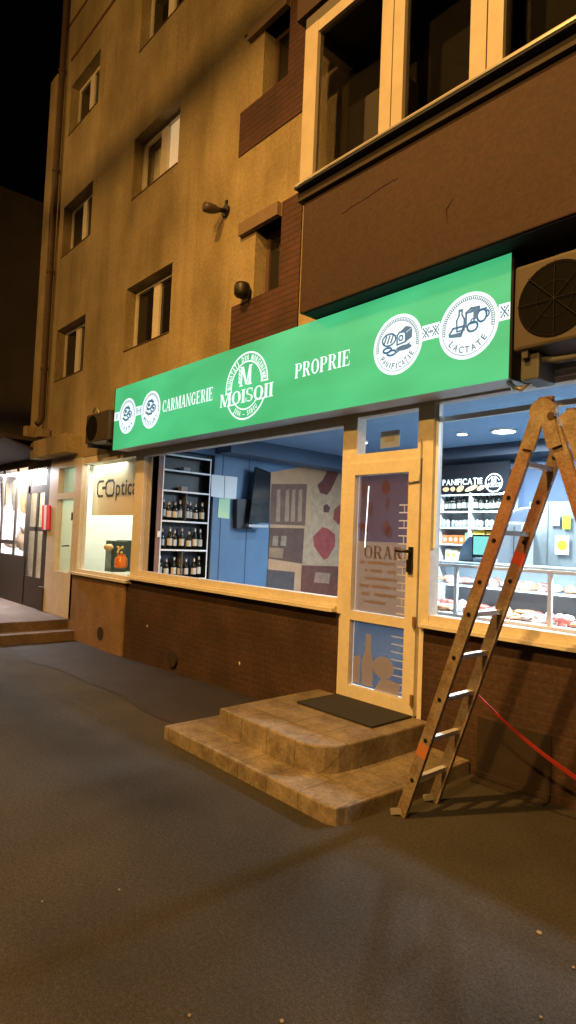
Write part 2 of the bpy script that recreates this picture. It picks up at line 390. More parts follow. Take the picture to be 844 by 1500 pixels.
# ------------------------------------------------------------------ ground
def asphalt():
    m = bpy.data.materials.new('asphalt'); m.use_nodes = True; t = m.node_tree; b = t.nodes['Principled BSDF']
    geo = t.nodes.new('ShaderNodeNewGeometry')
    n1 = t.nodes.new('ShaderNodeTexNoise'); n1.inputs['Scale'].default_value = .9; n1.inputs['Detail'].default_value = 7; n1.inputs['Roughness'].default_value = .6
    n2 = t.nodes.new('ShaderNodeTexNoise'); n2.inputs['Scale'].default_value = 140; n2.inputs['Detail'].default_value = 3
    n3 = t.nodes.new('ShaderNodeTexVoronoi'); n3.inputs['Scale'].default_value = 210
    for n in (n1, n2, n3): t.links.new(geo.outputs['Position'], n.inputs['Vector'])
    r1 = t.nodes.new('ShaderNodeValToRGB'); r1.color_ramp.elements[0].position = .3; r1.color_ramp.elements[1].position = .72
    r1.color_ramp.elements[0].color = (.032, .030, .027, 1); r1.color_ramp.elements[1].color = (.062, .057, .050, 1)
    r2 = t.nodes.new('ShaderNodeValToRGB'); r2.color_ramp.elements[0].position = .3; r2.color_ramp.elements[1].position = .7
    r2.color_ramp.elements[0].color = (.55, .55, .55, 1); r2.color_ramp.elements[1].color = (1.45, 1.42, 1.38, 1)
    mx = t.nodes.new('ShaderNodeMix'); mx.data_type = 'RGBA'; mx.blend_type = 'MULTIPLY'; mx.inputs['Factor'].default_value = 1
    t.links.new(n1.outputs[0], r1.inputs[0]); t.links.new(n2.outputs[0], r2.inputs[0]); t.links.new(r1.outputs[0], mx.inputs[6]); t.links.new(r2.outputs[0], mx.inputs[7])
    t.links.new(mx.outputs[2], b.inputs['Base Color']); b.inputs['Roughness'].default_value = .9; b.inputs['Specular IOR Level'].default_value = .3
    bp = t.nodes.new('ShaderNodeBump'); bp.inputs['Strength'].default_value = .6; bp.inputs['Distance'].default_value = .004
    t.links.new(n3.outputs['Distance'], bp.inputs['Height']); t.links.new(bp.outputs[0], b.inputs['Normal'])
    return m
M_ASPH = asphalt()
def gz(x, y):   # the lot dips a few centimetres towards the far left
    return -.09*min(1, max(0, (-4.6-x)/3.5))*min(1, max(0, (y+3.0)/2.0))
g = MB(); xs = [-400, -120, -40, -20, -14]+[-12+.5*i for i in range(31)]+[6, 12, 40, 400]; ys = [-400, -60, -20, -8, -5, -4]+[-3.5+.25*i for i in range(15)]
g.add([(x, y, gz(x, y)) for y in ys for x in xs], [(j*len(xs)+i, j*len(xs)+i+1, (j+1)*len(xs)+i+1, (j+1)*len(xs)+i) for j in range(len(ys)-1) for i in range(len(xs)-1)], True)
g.add([(-400, 0, -.09), (400, 0, -.0901), (400, 400, -.09), (-400, 400, -.09)], [(0, 1, 2, 3)])
tag(g.build('ground', M_ASPH), 'grainy dark asphalt of the parking lot in front of the shop', 'ground', kind='structure')
M_PAVE = mat('worn_pavement', (.028, .020, .014), .85, noise=.5, nscale=2.5, bump=.4, bscale=60)
p = MB(); xs2 = [-9.3+.3*i for i in range(17)]
def py(x): return -1.08+.05*math.sin(x*1.7)+.03*math.sin(x*4.1)
vs = []; fs = []
for i, x in enumerate(xs2):
    vs += [(x, py(x), gz(x, py(x))+.005), (x, -.5, gz(x, -.5)+.005), (x, 0.0, gz(x, 0)+.006)]
    if i: fs += [(3*i-3, 3*i, 3*i+1, 3*i-2), (3*i-2, 3*i+1, 3*i+2, 3*i-1)]
p.add(vs, fs); tag(p.build('pavement', M_PAVE), 'strip of dirty brown pavement along the foot of the wall', 'pavement', kind='structure')
p = MB(); p.bbox(-22, -9.62, -7.0, -.002, -.3, .2, .015); p.bbox(-9.62, -9.32, -7.0, -.004, -.3, .06, .012)
tag(p.build('terrace', mat('terrace_concrete', (.15, .10, .07), .85, noise=.5, nscale=2.2, bump=.3, bscale=40)), 'raised concrete terrace in front of the far left shops', 'terrace', kind='structure')

def grain(m, scale, lo, hi):
    t = m.node_tree; b = t.nodes['Principled BSDF']; sk = b.inputs['Base Color']
    geo = t.nodes.new('ShaderNodeNewGeometry'); n = t.nodes.new('ShaderNodeTexNoise'); n.inputs['Scale'].default_value = scale; n.inputs['Detail'].default_value = 3; n.inputs['Roughness'].default_value = .7
    t.links.new(geo.outputs['Position'], n.inputs['Vector'])
    rp = t.nodes.new('ShaderNodeValToRGB'); rp.color_ramp.elements[0].position = .36; rp.color_ramp.elements[1].position = .64
    rp.color_ramp.elements[0].color = (lo, lo, lo, 1); rp.color_ramp.elements[1].color = (hi, hi*.98, hi*.95, 1); t.links.new(n.outputs[0], rp.inputs[0])
    mx = t.nodes.new('ShaderNodeMix'); mx.data_type = 'RGBA'; mx.blend_type = 'MULTIPLY'; mx.inputs['Factor'].default_value = 1
    if sk.links: t.links.new(sk.links[0].from_socket, mx.inputs[6])
    else: mx.inputs[6].default_value = sk.default_value
    t.links.new(rp.outputs[0], mx.inputs[7]); t.links.new(mx.outputs[2], sk)
grain(M_ASPH, 55, .78, 1.24); grain(M_PLASTER, 26, .86, 1.14); grain(M_BROWN, 34, .82, 1.18); grain(M_OPANEL, 34, .78, 1.22); grain(M_PAVE, 50, .7, 1.35); grain(M_BRICK, 30, .72, 1.3); grain(M_PVC, 22, .93, 1.05); grain(M_WOODLAD, 60, .8, 1.2); grain(MATS['terrace_concrete'], 40, .75, 1.25)

# ------------------------------------------------------------------ the apartment building
B = thing('apartment_building', 'four storey block of apartments in dirty cream plaster with shops on its ground floor', 'building', (-4, 0, 0))
WINS = []   # x0,x1,z0,z1
for z0, z1 in ((4.25, 5.19), (6.52, 7.46), (8.79, 9.73), (11.05, 12.0)):
    WINS.append((-8.22, -6.93, z0, z1)); WINS.append((-10.9, -9.66, z0, z1))
SIDE = [(-5.17, -4.73, 4.22, 4.98), (-5.17, -4.73, 6.49, 7.25), (-5.17, -4.73, 8.76, 9.52)]
def grid_wall(mb, x0, x1, z0, z1, y, holes, depth):
    X = sorted({x0, x1}|{h[0] for h in holes}|{h[1] for h in holes}); Z = sorted({z0, z1}|{h[2] for h in holes}|{h[3] for h in holes})
    X = [a for a in X if x0 <= a <= x1]; Z = [a for a in Z if z0 <= a <= z1]
    for a, b in zip(X[:-1], X[1:]):
        for c, d in zip(Z[:-1], Z[1:]):
            mx_, mz_ = (a+b)/2, (c+d)/2
            if any(h[0] < mx_ < h[1] and h[2] < mz_ < h[3] for h in holes): continue
            mb.add([(a, y, c), (b, y, c), (b, y, d), (a, y, d)], [(0, 1, 2, 3)])
    for h in holes:
        a, b, c, d = h; e = y+depth
        mb.add([(a, y, c), (a, y, d), (a, e, d), (a, e, c)], [(0, 1, 2, 3)]); mb.add([(b, y, c), (b, e, c), (b, e, d), (b, y, d)], [(0, 1, 2, 3)])
        mb.add([(a, y, d), (b, y, d), (b, e, d), (a, e, d)], [(0, 1, 2, 3)]); mb.add([(a, y, c), (a, e, c), (b, e, c), (b, y, c)], [(0, 1, 2, 3)])
wl = MB(); DEP = .30
grid_wall(wl, -11.84, -5.55, 2.98, 10.3, 0, [h for h in WINS if h[3] < 10.3], DEP)
grid_wall(wl, -11.42, -5.55, 10.3, 13.2, 0, [h for h in WINS if h[3] > 10.3], DEP)
grid_wall(wl, -5.55, -4.42, 5.12, 6.05, 0, [], 0); grid_wall(wl, -5.55, -5.17, 3.0, 3.01, 0, [], 0)
grid_wall(wl, -5.55, -4.42, 7.42, 8.35, 0, [], 0); grid_wall(wl, -5.55, -4.42, 9.7, 13.2, 0, [], 0)
grid_wall(wl, -4.42, 4.0, 2.98, 13.2, 0, [], 0)
wl.add([(-11.84, 0, -.1), (-11.84, 0, 10.3), (-11.84, 9, 10.3), (-11.84, 9, -.1)], [(0, 1, 2, 3)])
wl.add([(-11.42, 0, 10.3), (-11.42, 0, 13.2), (-11.42, 9, 13.2), (-11.42, 9, 10.3)], [(0, 1, 2, 3)])
wl.add([(-11.84, 0, 10.3), (-11.42, 0, 10.3), (-11.42, 9, 10.3), (-11.84, 9, 10.3)], [(0, 1, 2, 3)])
wl.add([(4, 0, -.1), (4, 0, 13.2), (4, 9, 13.2), (4, 9, -.1)], [(0, 1, 2, 3)]); wl.add([(-11.42, 0, 13.2), (4, 0, 13.2), (4, 9, 13.2), (-11.42, 9, 13.2)], [(0, 1, 2, 3)])
wl.add([(-11.84, 9, -.1), (4, 9, -.1), (4, 9, 13.2), (-11.84, 9, 13.2)], [(0, 1, 2, 3)])
wl.build('wall', M_PLASTER, B, fix=False)
# brick infill around the narrow stairwell windows
for (a, b, c, d) in SIDE:
    bk = MB(); zb, zt = c-.52, c+.90
    if c < 5: zb = 2.98
    grid_wall(bk, -5.55, -5.17, zb, c, -.012, [], 0); grid_wall(bk, -5.17, -4.42, zb, c, -.012, [], 0)
    grid_wall(bk, -4.73, -4.42, c, zt, -.012, [], 0)
    bk.add([(-5.55, -.012, zb), (-5.55, .0, zb), (-5.55, .0, c), (-5.55, -.012, c)], [(0, 1, 2, 3)])
    bk.add([(-5.55, -.012, c), (-5.17, -.012, c), (-5.17, .3, c), (-5.55, .3, c)], [(0, 1, 2, 3)])
    bk.add([(-4.73, -.012, c), (-4.73, .3, c), (-4.73, .3, zt), (-4.73, -.012, zt)], [(0, 1, 2, 3)])
    bk.build('brick_panel', M_BRICK_UP, B, fix=False)
    pl = MB(); grid_wall(pl, -5.55, -5.17, c, zt, 0, [], 0); grid_wall(pl, -5.17, -4.73, d, zt, 0, [], 0)
    pl.add([(-5.17, 0, c), (-5.17, 0, d), (-5.17, .3, d), (-5.17, .3, c)], [(0, 1, 2, 3)]); pl.add([(-5.17, 0, d), (-4.73, 0, d), (-4.73, .3, d), (-5.17, .3, d)], [(0, 1, 2, 3)])
    pl.build('wall', M_PLASTER, B, fix=False)
    ww = MB(); ww.box(a, a+.05, .16, .21, c, d); ww.box(b-.04, b, .16, .21, c, d); ww.box(a, b, .161, .209, c, c+.05); ww.box(a, b, .161, .209, d-.05, d)
    W = ww.build('window', mat('brown_window_frame', (.10, .06, .045), .6), B)
    MB().box(a, b, .185, .19, c, d).build('pane', M_DARKGL, W)
    MB().box(a-.25, b-.02, -.06, .16, d, d+.14).build('lintel', mat('lintel_brown', (.20, .14, .10), .8, noise=.2), B)
# flat windows in the plaster: two sashes behind deep reveals
for i, (a, b, c, d) in enumerate(WINS):
    y = .155; f = MB()
    for q in ((a, a+.05, c, d), (b-.05, b, c, d), (a+.05, b-.05, c, c+.05), (a+.05, b-.05, d-.05, d)): f.box(q[0], q[1], y, y+.06, q[2], q[3])
    mid = (a+b)/2
    f.box(mid-.085, mid+.085, y-.012, y+.048, c+.07, d-.07)
    W = f.build('window', M_PVC, B)
    MB().box(a+.07, b-.07, y+.02, y+.026, c+.07, d-.07).build('pane', M_DARKGL if i != 2 else M_GLASS, W)
    MB().box(a+.002, b-.002, -.012, y-.001, c+.001, c+.012).build('sill', mat('metal_sill', (.13, .07, .05), .5, noise=.3), W)
    if i != 2:
        k = MB(); xs_ = [a+.08+.025*j for j in range(int((b-a-.16)/.025))]
        k.add([(x, y+.13+.015*(j % 2), zz) for zz in (c+.08, d-.08) for j, x in enumerate(xs_)], [(j, j+1, j+1+len(xs_), j+len(xs_)) for j in range(len(xs_)-1)])
        k.build('curtain', M_CURTAIN, W)
# lit room behind window 3 (second floor, middle column)
a, b, c, d = WINS[2]
rm = MB(); rm.add([(a, .30, c), (b, .30, c), (b, 1.6, c), (a, 1.6, c)], [(0, 1, 2, 3)]); rm.add([(a, .30, d), (b, .30, d), (b, 1.6, d), (a, 1.6, d)], [(3, 2, 1, 0)])
rm.add([(a, .30, c), (a, 1.6, c), (a, 1.6, d), (a, .30, d)], [(0, 1, 2, 3)]); rm.add([(b, .3, c), (b, 1.6, c), (b, 1.6, d), (b, .3, d)], [(3, 2, 1, 0)]); rm.add([(a, 1.6, c), (b, 1.6, c), (b, 1.6, d), (a, 1.6, d)], [(0, 1, 2, 3)])
rm.build('room', mat('pale_room', (.5, .42, .3), .9), B, fix=False)
MB().box((a+b)/2+.086, b-.051, .187, .191, c+.06, d-.06).build('lit_blind', mat('lit_blind', (.6, .5, .35), .8, emit=(1, .70, .36), es=.55), B)
k = MB(); xs_ = [a+.08+.03*j for j in range(17)]
k.add([(x, .30+.02*(j % 2), zz) for zz in (c+.08, d-.08) for j, x in enumerate(xs_)], [(j, j+1, j+1+len(xs_), j+len(xs_)) for j in range(len(xs_)-1)])
k.build('curtain', mat('sheer_curtain', (.8, .76, .66), .9), B)
# expansion bands up by the corner
MB().box(-10.95, -5.56, -.02, .0, 10.24, 10.285).box(-11.3, -5.56, -.02, .0, 11.02, 11.05).build('band', mat('rust_band', (.16, .07, .04), .8), B)
MB().box(-11.84, -11.50, -.05, -.001, 3.05, 10.3).build('corner_strip', M_PLASTER, B)
# ground floor masonry
MB().box(-7.74, -3.72, .0, .25, -.2, .99).build('brick_wall', M_BRICK, B)
MB().box(-2.82, 4.0, .0, .25, -.2, .99).build('brick_wall', M_BRICK, B)
MB().box(-9.6, -7.742, -.03, .25, -.2, .93).build('wall_panel', M_OPANEL, B)
MB().box(-3.72, -2.82, .02, .25, -.2, .285).build('threshold', M_CONC, B)
MB().box(-11.84, -9.6, .32, .40, -.2, .2).build('footing', M_CONC, B)
# header over the shop windows and its small soffit
MB().box(-7.6, 4, -.04, .12, 2.765, 2.98).build('header', M_ALU, B)
MB().box(-7.6, 4, -.075, -.04, 2.80, 2.83).build('header_trim', M_STEEL, B)
MB().box(-10.7, -7.602, -.03, .12, 2.79, 2.98).build('header', M_PLASTER, B)
for (x0, x1, zt, h) in ((-5.4, -4.3, 2.765, .12),):
    MB().box(x0, x1, -.06, -.0405, zt+.01, zt+.09).build('roller_box', M_BLACK, B)
# vents low in the wall
for u, v in ((255, 965), (150, 928)):
    q = onY(u, v, 0); MB().tube([(q.x, -.036, q.z), (q.x, -.002, q.z)], .10, 12).build('vent', mat('sooty_vent', (.025, .018, .015), .9), B)
# dark patch low on the wall by the ladder
fr = MB(); fr.box(-2.33, -1.80, -.03, .0, .015, .05); fr.box(-2.33, -1.80, -.012, -.001, .05, .42)
fr.build('dark_patch', mat('patch_brown', (.03, .018, .014), .95, noise=.3), B)
def frame(mb, x0, x1, z0, z1, w=.07, y0=-.02, y1=.08):
    mb.box(x0, x0+w, y0, y1, z0, z1); mb.box(x1-w, x1, y0, y1, z0, z1); mb.box(x0+w, x1-w, y0, y1, z0, z0+w); mb.box(x0+w, x1-w, y0, y1, z1-w, z1)
def pane(x0, x1, z0, z1, parent, y=.03, m=None): return MB().box(x0, x1, y, y+.006, z0, z1).build('pane', m or M_GLASS, parent)
# left display window
f = MB(); f.box(-7.6, -7.36, -.03, .09, .99, 2.765); f.box(-7.36, -3.72, -.02, .08, 1.04, 1.12); f.box(-7.36, -3.72, -.02, .08, 2.66, 2.765); f.box(-3.72, -3.61, -.03, .09, .99, 2.765)
SWL = f.build('shop_window', M_PVC, B); pane(-7.36, -3.72, 1.12, 2.66, SWL)
s = MB(); s.box(-7.62, -3.72, -.10, -.02, 1.0, 1.03); s.box(-7.62, -3.72, -.06, -.021, 1.03, 1.05); s.box(-7.6, -3.72, -.02, .25, .991, 1.04); s.build('sill', M_PVC, SWL)
# right display window
f = MB(); f.box(-2.855, -2.76, -.03, .09, .99, 2.765); f.box(-2.76, .9, -.02, .08, 1.02, 1.085); f.box(-2.76, .9, -.02, .08, 2.73, 2.765); f.box(.9, 1.0, -.03, .09, .99, 2.765)
SWR = f.build('shop_window', M_PVC, B); pane(-2.76, .9, 1.085, 2.73, SWR)
s = MB(); s.box(-2.81, .95, -.09, -.02, .992, 1.015); s.box(-2.81, .95, -.05, -.021, 1.015, 1.035); s.box(-2.81, .95, -.02, .25, .991, 1.02); s.build('sill', M_PVC, SWR)
MB().box(-2.76, .9, .10, .13, 2.60, 2.64).build('rail', M_WHITE, SWR)
MB().box(1.0, 4.0, .0, .1, .99, 2.765).build('wall_panel', M_BROWN, B)
MB().box(-2.757, -2.735, .0, .03, 1.6, 2.73).build('edge_strip', mat('led_white_edge', (.75, .85, .95), .4), SWR)
# shop door with transom
f = MB(); frame(f, -3.61, -2.855, 2.33, 2.765, .055, -.028, .085); f.box(-3.61, -2.855, -.028, .085, 2.30, 2.33)
TR = f.build('transom_window', M_PVC, B); pane(-3.56, -2.91, 2.385, 2.71, TR)
D = MB()
D.box(-3.66, -3.55, -.045, .04, .295, 2.30); D.box(-2.975, -2.865, -.045, .04, .295, 2.30)
D.box(-3.55, -2.975, -.045, .04, 2.20, 2.30); D.box(-3.55, -2.975, -.045, .04, .295, .40); D.box(-3.55, -2.975, -.045, .04, .955, 1.03)
DOOR = D.build('door', M_PVC, B)
pane(-3.55, -2.975, 1.03, 2.20, DOOR, .0); pane(-3.55, -2.975, .40, .955, DOOR, .0)
h = MB(); h.box(-2.945, -2.905, -.06, -.045, 1.42, 1.60); h.tube([(-2.925, -.05, 1.565), (-2.925, -.10, 1.565), (-3.03, -.105, 1.565)], .013, 8)
h.box(-2.95, -2.90, -.075, -.06, 1.40, 1.50); h.build('handle', M_BLACK, DOOR)
for z in (.42, 1.02): MB().tube([(-2.87, -.06, z-.04), (-2.87, -.06, z+.04)], .014, 8).build('hinge', mat('rusty_hinge', (.2, .1, .05), .6), DOOR)
h = MB(); h.tube([(-2.86, -.05, 2.14), (-2.86, -.05, 2.45)], .004, 6); h.tube([(-2.97, -.055, 2.11), (-2.86, -.055, 2.12), (-2.86, -.055, 2.17)], .007, 6); h.build('door_chain', M_STEEL, DOOR)
MB().box(-2.863, -2.822, .0, .2, .2, 1.0).build('jamb', M_PVC, B); MB().box(-3.719, -3.662, .0, .2, .2, 1.0).build('jamb', M_PVC, B)
# printed films behind the door glass
def film(name, quad, col, tr, y, parent):
    (x0, x1, z0, z1) = quad; return MB().add([(x0, y, z0), (x1, y, z0), (x1, y, z1), (x0, y, z1)], [(0, 1, 2, 3)]).build(name, film_mat(name, col, tr), parent)
film('kraft_film', (-3.545, -2.98, 1.035, 1.63), (.22, .145, .095), .05, .012, DOOR)
film('brick_photo_film', (-3.545, -2.98, 1.632, 2.195), (.10, .05, .045), .22, .012, DOOR)
film('food_photo_film', (-3.545, -2.98, .405, .95), (.05, .07, .11), .06, .012, DOOR)
t_ = MB(); serif_text(t_, 'ORAR', (-3.46, .0075, 1.49), EX, EZ, .105, .41, bold=.9); t_.build('lettering', mat('brown_ink', (.10, .06, .05), .7), DOOR, fix=False)
t_ = MB(); rg = random.Random(3)
for r_ in range(6):
    z = 1.44-.066*r_; x = -3.50+.03*(r_ % 3); xe = -3.10-.02*(r_ % 2)-(.1 if r_ == 5 else 0)+(-.0 if r_ < 5 else 0)
    while x < xe:
        wd = rg.uniform(.010, .022); hh = .026
        if rg.random() < .88: t_.add([(x, .009, z), (x+wd, .009, z), (x+wd, .009, z+hh*rg.uniform(.8, 1)), (x, .009, z+hh)], [(0, 1, 2, 3)])
        x += wd+.006
t_.build('small_print', mat('faded_ink', (.20, .14, .10), .8), DOOR, fix=False)
M_MORT = film_mat('mortar_print', (.9, .9, .95), .05)
t_ = MB()
for r_ in range(15):
    z = 1.05+r_*.063+rg.uniform(-.003, .003)
    if z > 1.98: break
    t_.add([(-3.10, .0085, z), (-2.982, .0085, z), (-2.982, .0085, z+.009), (-3.10, .0085, z+.009)], [(0, 1, 2, 3)])
    xx = -3.05 if r_ % 2 else -3.01
    t_.add([(xx, .008, z+.009), (xx+.006, .008, z+.009), (xx+.006, .008, z+.063), (xx, .008, z+.063)], [(0, 1, 2, 3)])
for r_ in range(8):
    z = .43+r_*.062
    t_.add([(-3.14, .0085, z), (-2.982, .0085, z), (-2.982, .0085, z+.009), (-3.14, .0085, z+.009)], [(0, 1, 2, 3)])
t_.build('brick_print', M_MORT, DOOR, fix=False)
# bottle and bread picture on the lower film
t_ = MB(); c0 = (-3.27, .0075, .40)
poly2(t_, c0, EX, EZ, [(-.17, .02), (-.05, .02), (-.045, .22), (-.075, .30), (-.082, .42), (-.085, .45), (-.135, .45), (-.138, .42), (-.145, .30), (-.175, .22)])
poly2(t_, (c0[0], c0[1]-.0004, c0[2]), EX, EZ, ell(.06, .20, .11, .09)[:-1]); poly2(t_, (c0[0], c0[1]-.0008, c0[2]), EX, EZ, [(-.27, .02), (-.19, .02), (-.19, .26), (-.27, .24)])
poly2(t_, (c0[0], c0[1]-.0012, c0[2]), EX, EZ, [(-.03, .0), (.22, .0), (.24, .10), (.05, .12)])
t_.build('food_picture', film_mat('cream_print', (.50, .42, .34), .05), DOOR, fix=False)
t_ = MB()
for k_ in range(9):
    cx = rg.uniform(-3.5, -3.12); cz = rg.uniform(1.7, 2.15); poly2(t_, (cx, .0075-.0003*k_, cz), EX, EZ, ell(0, 0, rg.uniform(.02, .05), rg.uniform(.03, .07), n=9)[:-1])
t_.build('photo_print', film_mat('rust_print', (.17, .08, .065), .35), DOOR, fix=False)

# ------------------------------------------------------------------ shop interior (room shell belongs to the building)
XL = -7.2; YB = 3.95; CZ = 3.02
rm = MB(); rm.box(XL-.1, XL, 1.0, YB, .25, CZ); rm.box(XL-.165, XL-.155, .14, 1.0, .25, CZ); rm.box(XL-.16, XL+.0, .165, 1.0, 2.78, CZ); rm.build('room_wall', M_NAVY, B)
MB().box(XL-.1, 2.0, YB, YB+.1, .25, CZ).build('room_wall', mat('dark_navy_wall', (.07, .11, .18), .7), B)
MB().box(2.0, 2.1, .1, YB+.1, .25, CZ).build('room_wall', M_NAVY, B)
MB().box(XL-.1, 2.1, .09, YB+.1, .2, .3).build('room_floor', mat('floor_tile', (.35, .36, .38), .3), B)
MB().box(XL-.1, 2.1, .121, YB+.1, CZ, CZ+.08).build('room_ceiling', M_NAVY_C, B)
MB().box(XL, XL+.38, 1.0, YB, 2.80, CZ-.002).build('bulkhead', mat('navy_bulkhead', (.05, .08, .13), .7), B)
MB().box(-6.4, 2.0, 3.45, YB, 2.86, CZ-.003).build('bulkhead', mat('black_bulkhead', (.03, .04, .06), .6), B)
s = MB()
for yy in (1.14, 1.62): s.box(XL, XL+.003, yy, yy+.012, .3, 2.8)
s.build('panel_seam', mat('seam', (.02, .04, .08), .8), B)
MB().box(XL-.15, XL+.01, .1, .165, .3, CZ-.01).build('wood_panel', M_WOOD, B)
MB().box(-7.36, XL-.001, .1, .13, 1.0, CZ-.01).build('wood_panel', M_WOOD, B)
# separate rooms for the two other shops
rm = MB(); rm.box(-10.3, -7.45, 2.2, 2.3, .2, 2.78); rm.box(-10.4, -10.3, .1, 2.3, .2, 2.78); rm.box(-7.45, -7.37, .14, 2.3, .2, 2.78)
rm.build('room_wall', mat('pale_green_wall', (.72, .72, .64), .8), B)
MB().box(-10.4, -7.37, .1, 2.3, .1, .2).build('room_floor', mat('dull_floor', (.3, .3, .28), .6), B); MB().box(-10.4, -7.37, .131, 2.3, 2.79, 2.87).build('room_ceiling', mat('white_ceiling', (.7, .7, .66), .8), B)
rm = MB(); rm.box(-15.2, -10.5, 1.2, 1.3, .2, 2.85); rm.box(-10.5, -10.42, .1, 1.6, .2, 2.85); rm.box(-15.3, -15.2, .1, 1.6, .2, 2.85); rm.box(-15.3, -10.42, .1, 1.6, .12, .2); rm.box(-15.3, -10.42, .1, 1.6, 2.85, 2.95)
M_WROOM = mat('white_room', (.85, .85, .88), .8)

# shop lights
COOL = (.70, .87, 1.0)
def ceiling_light(x, y, r, power, label):
    t = thing('ceiling_light', label, 'ceiling light', (x, y, CZ), 'round ceiling lights of the shop')
    MB().lathe((x, y, CZ-.03), [(r*1.12, .03), (r*1.12, 0), (r, 0)], 20).build('frame', M_WHITE, t)
    MB().lathe((x, y, CZ-.026), [(r, 0), (.001, 0)], 20).build('diffuser', mat('lamp_diffuser', (1, 1, 1), .5, emit=(.85, .95, 1), es=25), t, fix=False)
    l = lamp('cool_light', 'AREA', (x, y, CZ-.06), power, COOL, r*1.8, target=(x, y, 0)); l.data.shape = 'DISK'; l.parent = t; l.location = (0, 0, -.06)
for u, v, r, pw, lb in ((738, 633, .13, 60, 'large bright round ceiling light nearest the ladder top'), (677, 637, .06, 22, 'small bright spot in the ceiling left of the large light')):
    q = onZ(u, v, CZ-.03); ceiling_light(q.x, q.y, r, pw*3.5, lb)
ceiling_light(-1.2, 2.2, .13, 200, 'round ceiling light to the right behind the ladder')
ceiling_light(-5.6, 2.3, .10, 30, 'dimmer ceiling light over the left part of the shop')
lamp('optician_light', 'AREA', (-9.3, .9, 2.7), 80, (.95, 1.0, .84), 1.6, target=(-9.3, .9, 0))

# ------------------------------------------------------------------ optician shop front and the far left shop (their own things)
OP = MB(); OP.box(-9.52, -9.38, -.03, .09, .93, 2.79); OP.box(-7.62, -7.601, -.02, .08, .93, 2.79); OP.box(-9.38, -7.62, -.02, .08, .93, 1.02); OP.box(-9.38, -7.62, -.02, .08, 2.68, 2.79)
W = OP.build('optician_window', M_PVC, B); pane(-9.38, -7.62, 1.02, 2.68, W)
MB().box(-9.55, -7.62, -.09, -.02, .935, .97).box(-9.55, -7.62, -.02, .25, .93, .94).build('sill', M_PVC, W)
OD = MB(); frame(OD, -10.46, -9.523, .205, 2.79, .12, -.03, .09); OD.box(-10.34, -9.643, -.03, .09, 2.14, 2.24); OD.box(-10.34, -9.643, -.03, .09, .325, .93)
OD.box(-10.72, -10.46, -.03, .09, .205, 2.79)
OD = OD.build('optician_door', M_PVC, B); pane(-10.34, -9.643, .93, 2.14, OD); pane(-10.34, -9.643, 2.24, 2.67, OD)
MB().box(-10.34, -9.643, .06, .065, .93, 2.14).build('frosted_film', film_mat('pale_frost', (.85, .92, .85), .1), OD)
MB().box(-10.34, -9.643, .06, .065, 2.24, 2.67).build('frosted_film', film_mat('grey_frost', (.45, .52, .45), .2), OD)
q = onY(108, 756, .05); MB().box(q.x-.09, q.x+.05, .045, .055, q.z-.07, q.z+.06).build('door_notice', M_BLACK, OD)
MB().tube([(-9.70, -.04, 1.37), (-9.70, -.09, 1.37), (-9.86, -.09, 1.36)], .012, 8).build('handle', M_BLACK, OD)
# optician banner
def Q(u, v, y): return onY(u, v, y)
t_ = thing('hanging_banner', 'kraft brown banner lettered C-Optica hanging inside the optician window', 'banner', (-8.4, .3, 2.0))
a_, b_ = Q(134, 755, .3), Q(204, 755, .3); za = a_.z; ztop = 2.74
MB().box(a_.x, b_.x+.02, .3, .31, za, ztop).build('cloth', mat('kraft_cloth', (.80, .72, .56), .85), t_)
l_ = MB(); p0, p1 = Q(142, 727, .29), Q(199, 720, .29)
def hexo(mb, x, z, w_, h_, gap=False):
    pts = [(.25, 0), (.85, 0), (1, .2), (1, .8), (.85, 1), (.25, 1), (0, .8), (0, .2), (.25, 0)]
    if gap: pts = [(1, .0), (.25, 0), (0, .2), (0, .8), (.25, 1), (1, 1)]
    line2(mb, (x, .296, z), EX, EZ, [(a*w_, b*h_) for a, b in pts], .035)
hexo(l_, p0.x, p0.z, .20, .24, True); l_.add([(p0.x+.17, .296, p0.z+.11), (p0.x+.32, .296, p0.z+.11), (p0.x+.32, .296, p0.z+.15), (p0.x+.17, .296, p0.z+.15)], [(0, 1, 2, 3)]); hexo(l_, p0.x+.31, p0.z, .28, .24)
sans_text(l_, 'ptica', (p0.x+.66, .296, p0.z-.0), EX, EZ, .26, p1.x-p0.x-.64, off=.01)
l_.build('lettering', mat('slate_ink', (.05, .06, .09), .6), t_, fix=False)
# display stands behind the optician glass
for i, (u0, u1, v0, v1, dy, lb) in enumerate(((153, 166, 792, 832, .35, 'dark display case left of the orange vase'), (168, 176, 791, 832, .5, 'narrow dark display case behind the orange vase'), (189, 198, 792, 833, .35, 'dark display case at the right edge of the optician window'))):
    a_, b_ = Q(u0, v1, dy), Q(u1, v0, dy); t_ = thing('display_case', lb, 'display case', (a_.x, dy, a_.z))
    MB().bbox(a_.x, b_.x, dy, dy+.25, a_.z-.05, b_.z, .015).build('case', mat('dark_green_case', (.03, .05, .045), .4), t_)
    MB().box(a_.x+.03, b_.x-.03, dy-.006, dy-.001, a_.z+.03, b_.z-.1).build('front_glass', mat('grey_glass', (.10, .14, .13), .2), t_)
q = Q(177, 832, .22); Z0 = q.z; t_ = thing('vase', 'orange glass vase holding a few yellow blooms in the optician window', 'vase', (q.x, .22, q.z))
MB().lathe((q.x, .22, q.z), [(.0, 0), (.085, 0), (.095, .04), (.09, .14), (.06, .17), (.055, .19), (.065, .20)], 16).build('body', mat('orange_glass', (.75, .20, .02), .2), t_)
l_ = MB(); rg = random.Random(5)
for k_ in range(7): l_.blob((q.x-.07+rg.uniform(-.06, .06), .22+rg.uniform(-.03, .03), q.z+.23+rg.uniform(-.02, .08)), (.022, .02, .022), 1, .2, k_)
l_.build('flowers', mat('yellow_bloom', (.75, .6, .2), .7), t_)
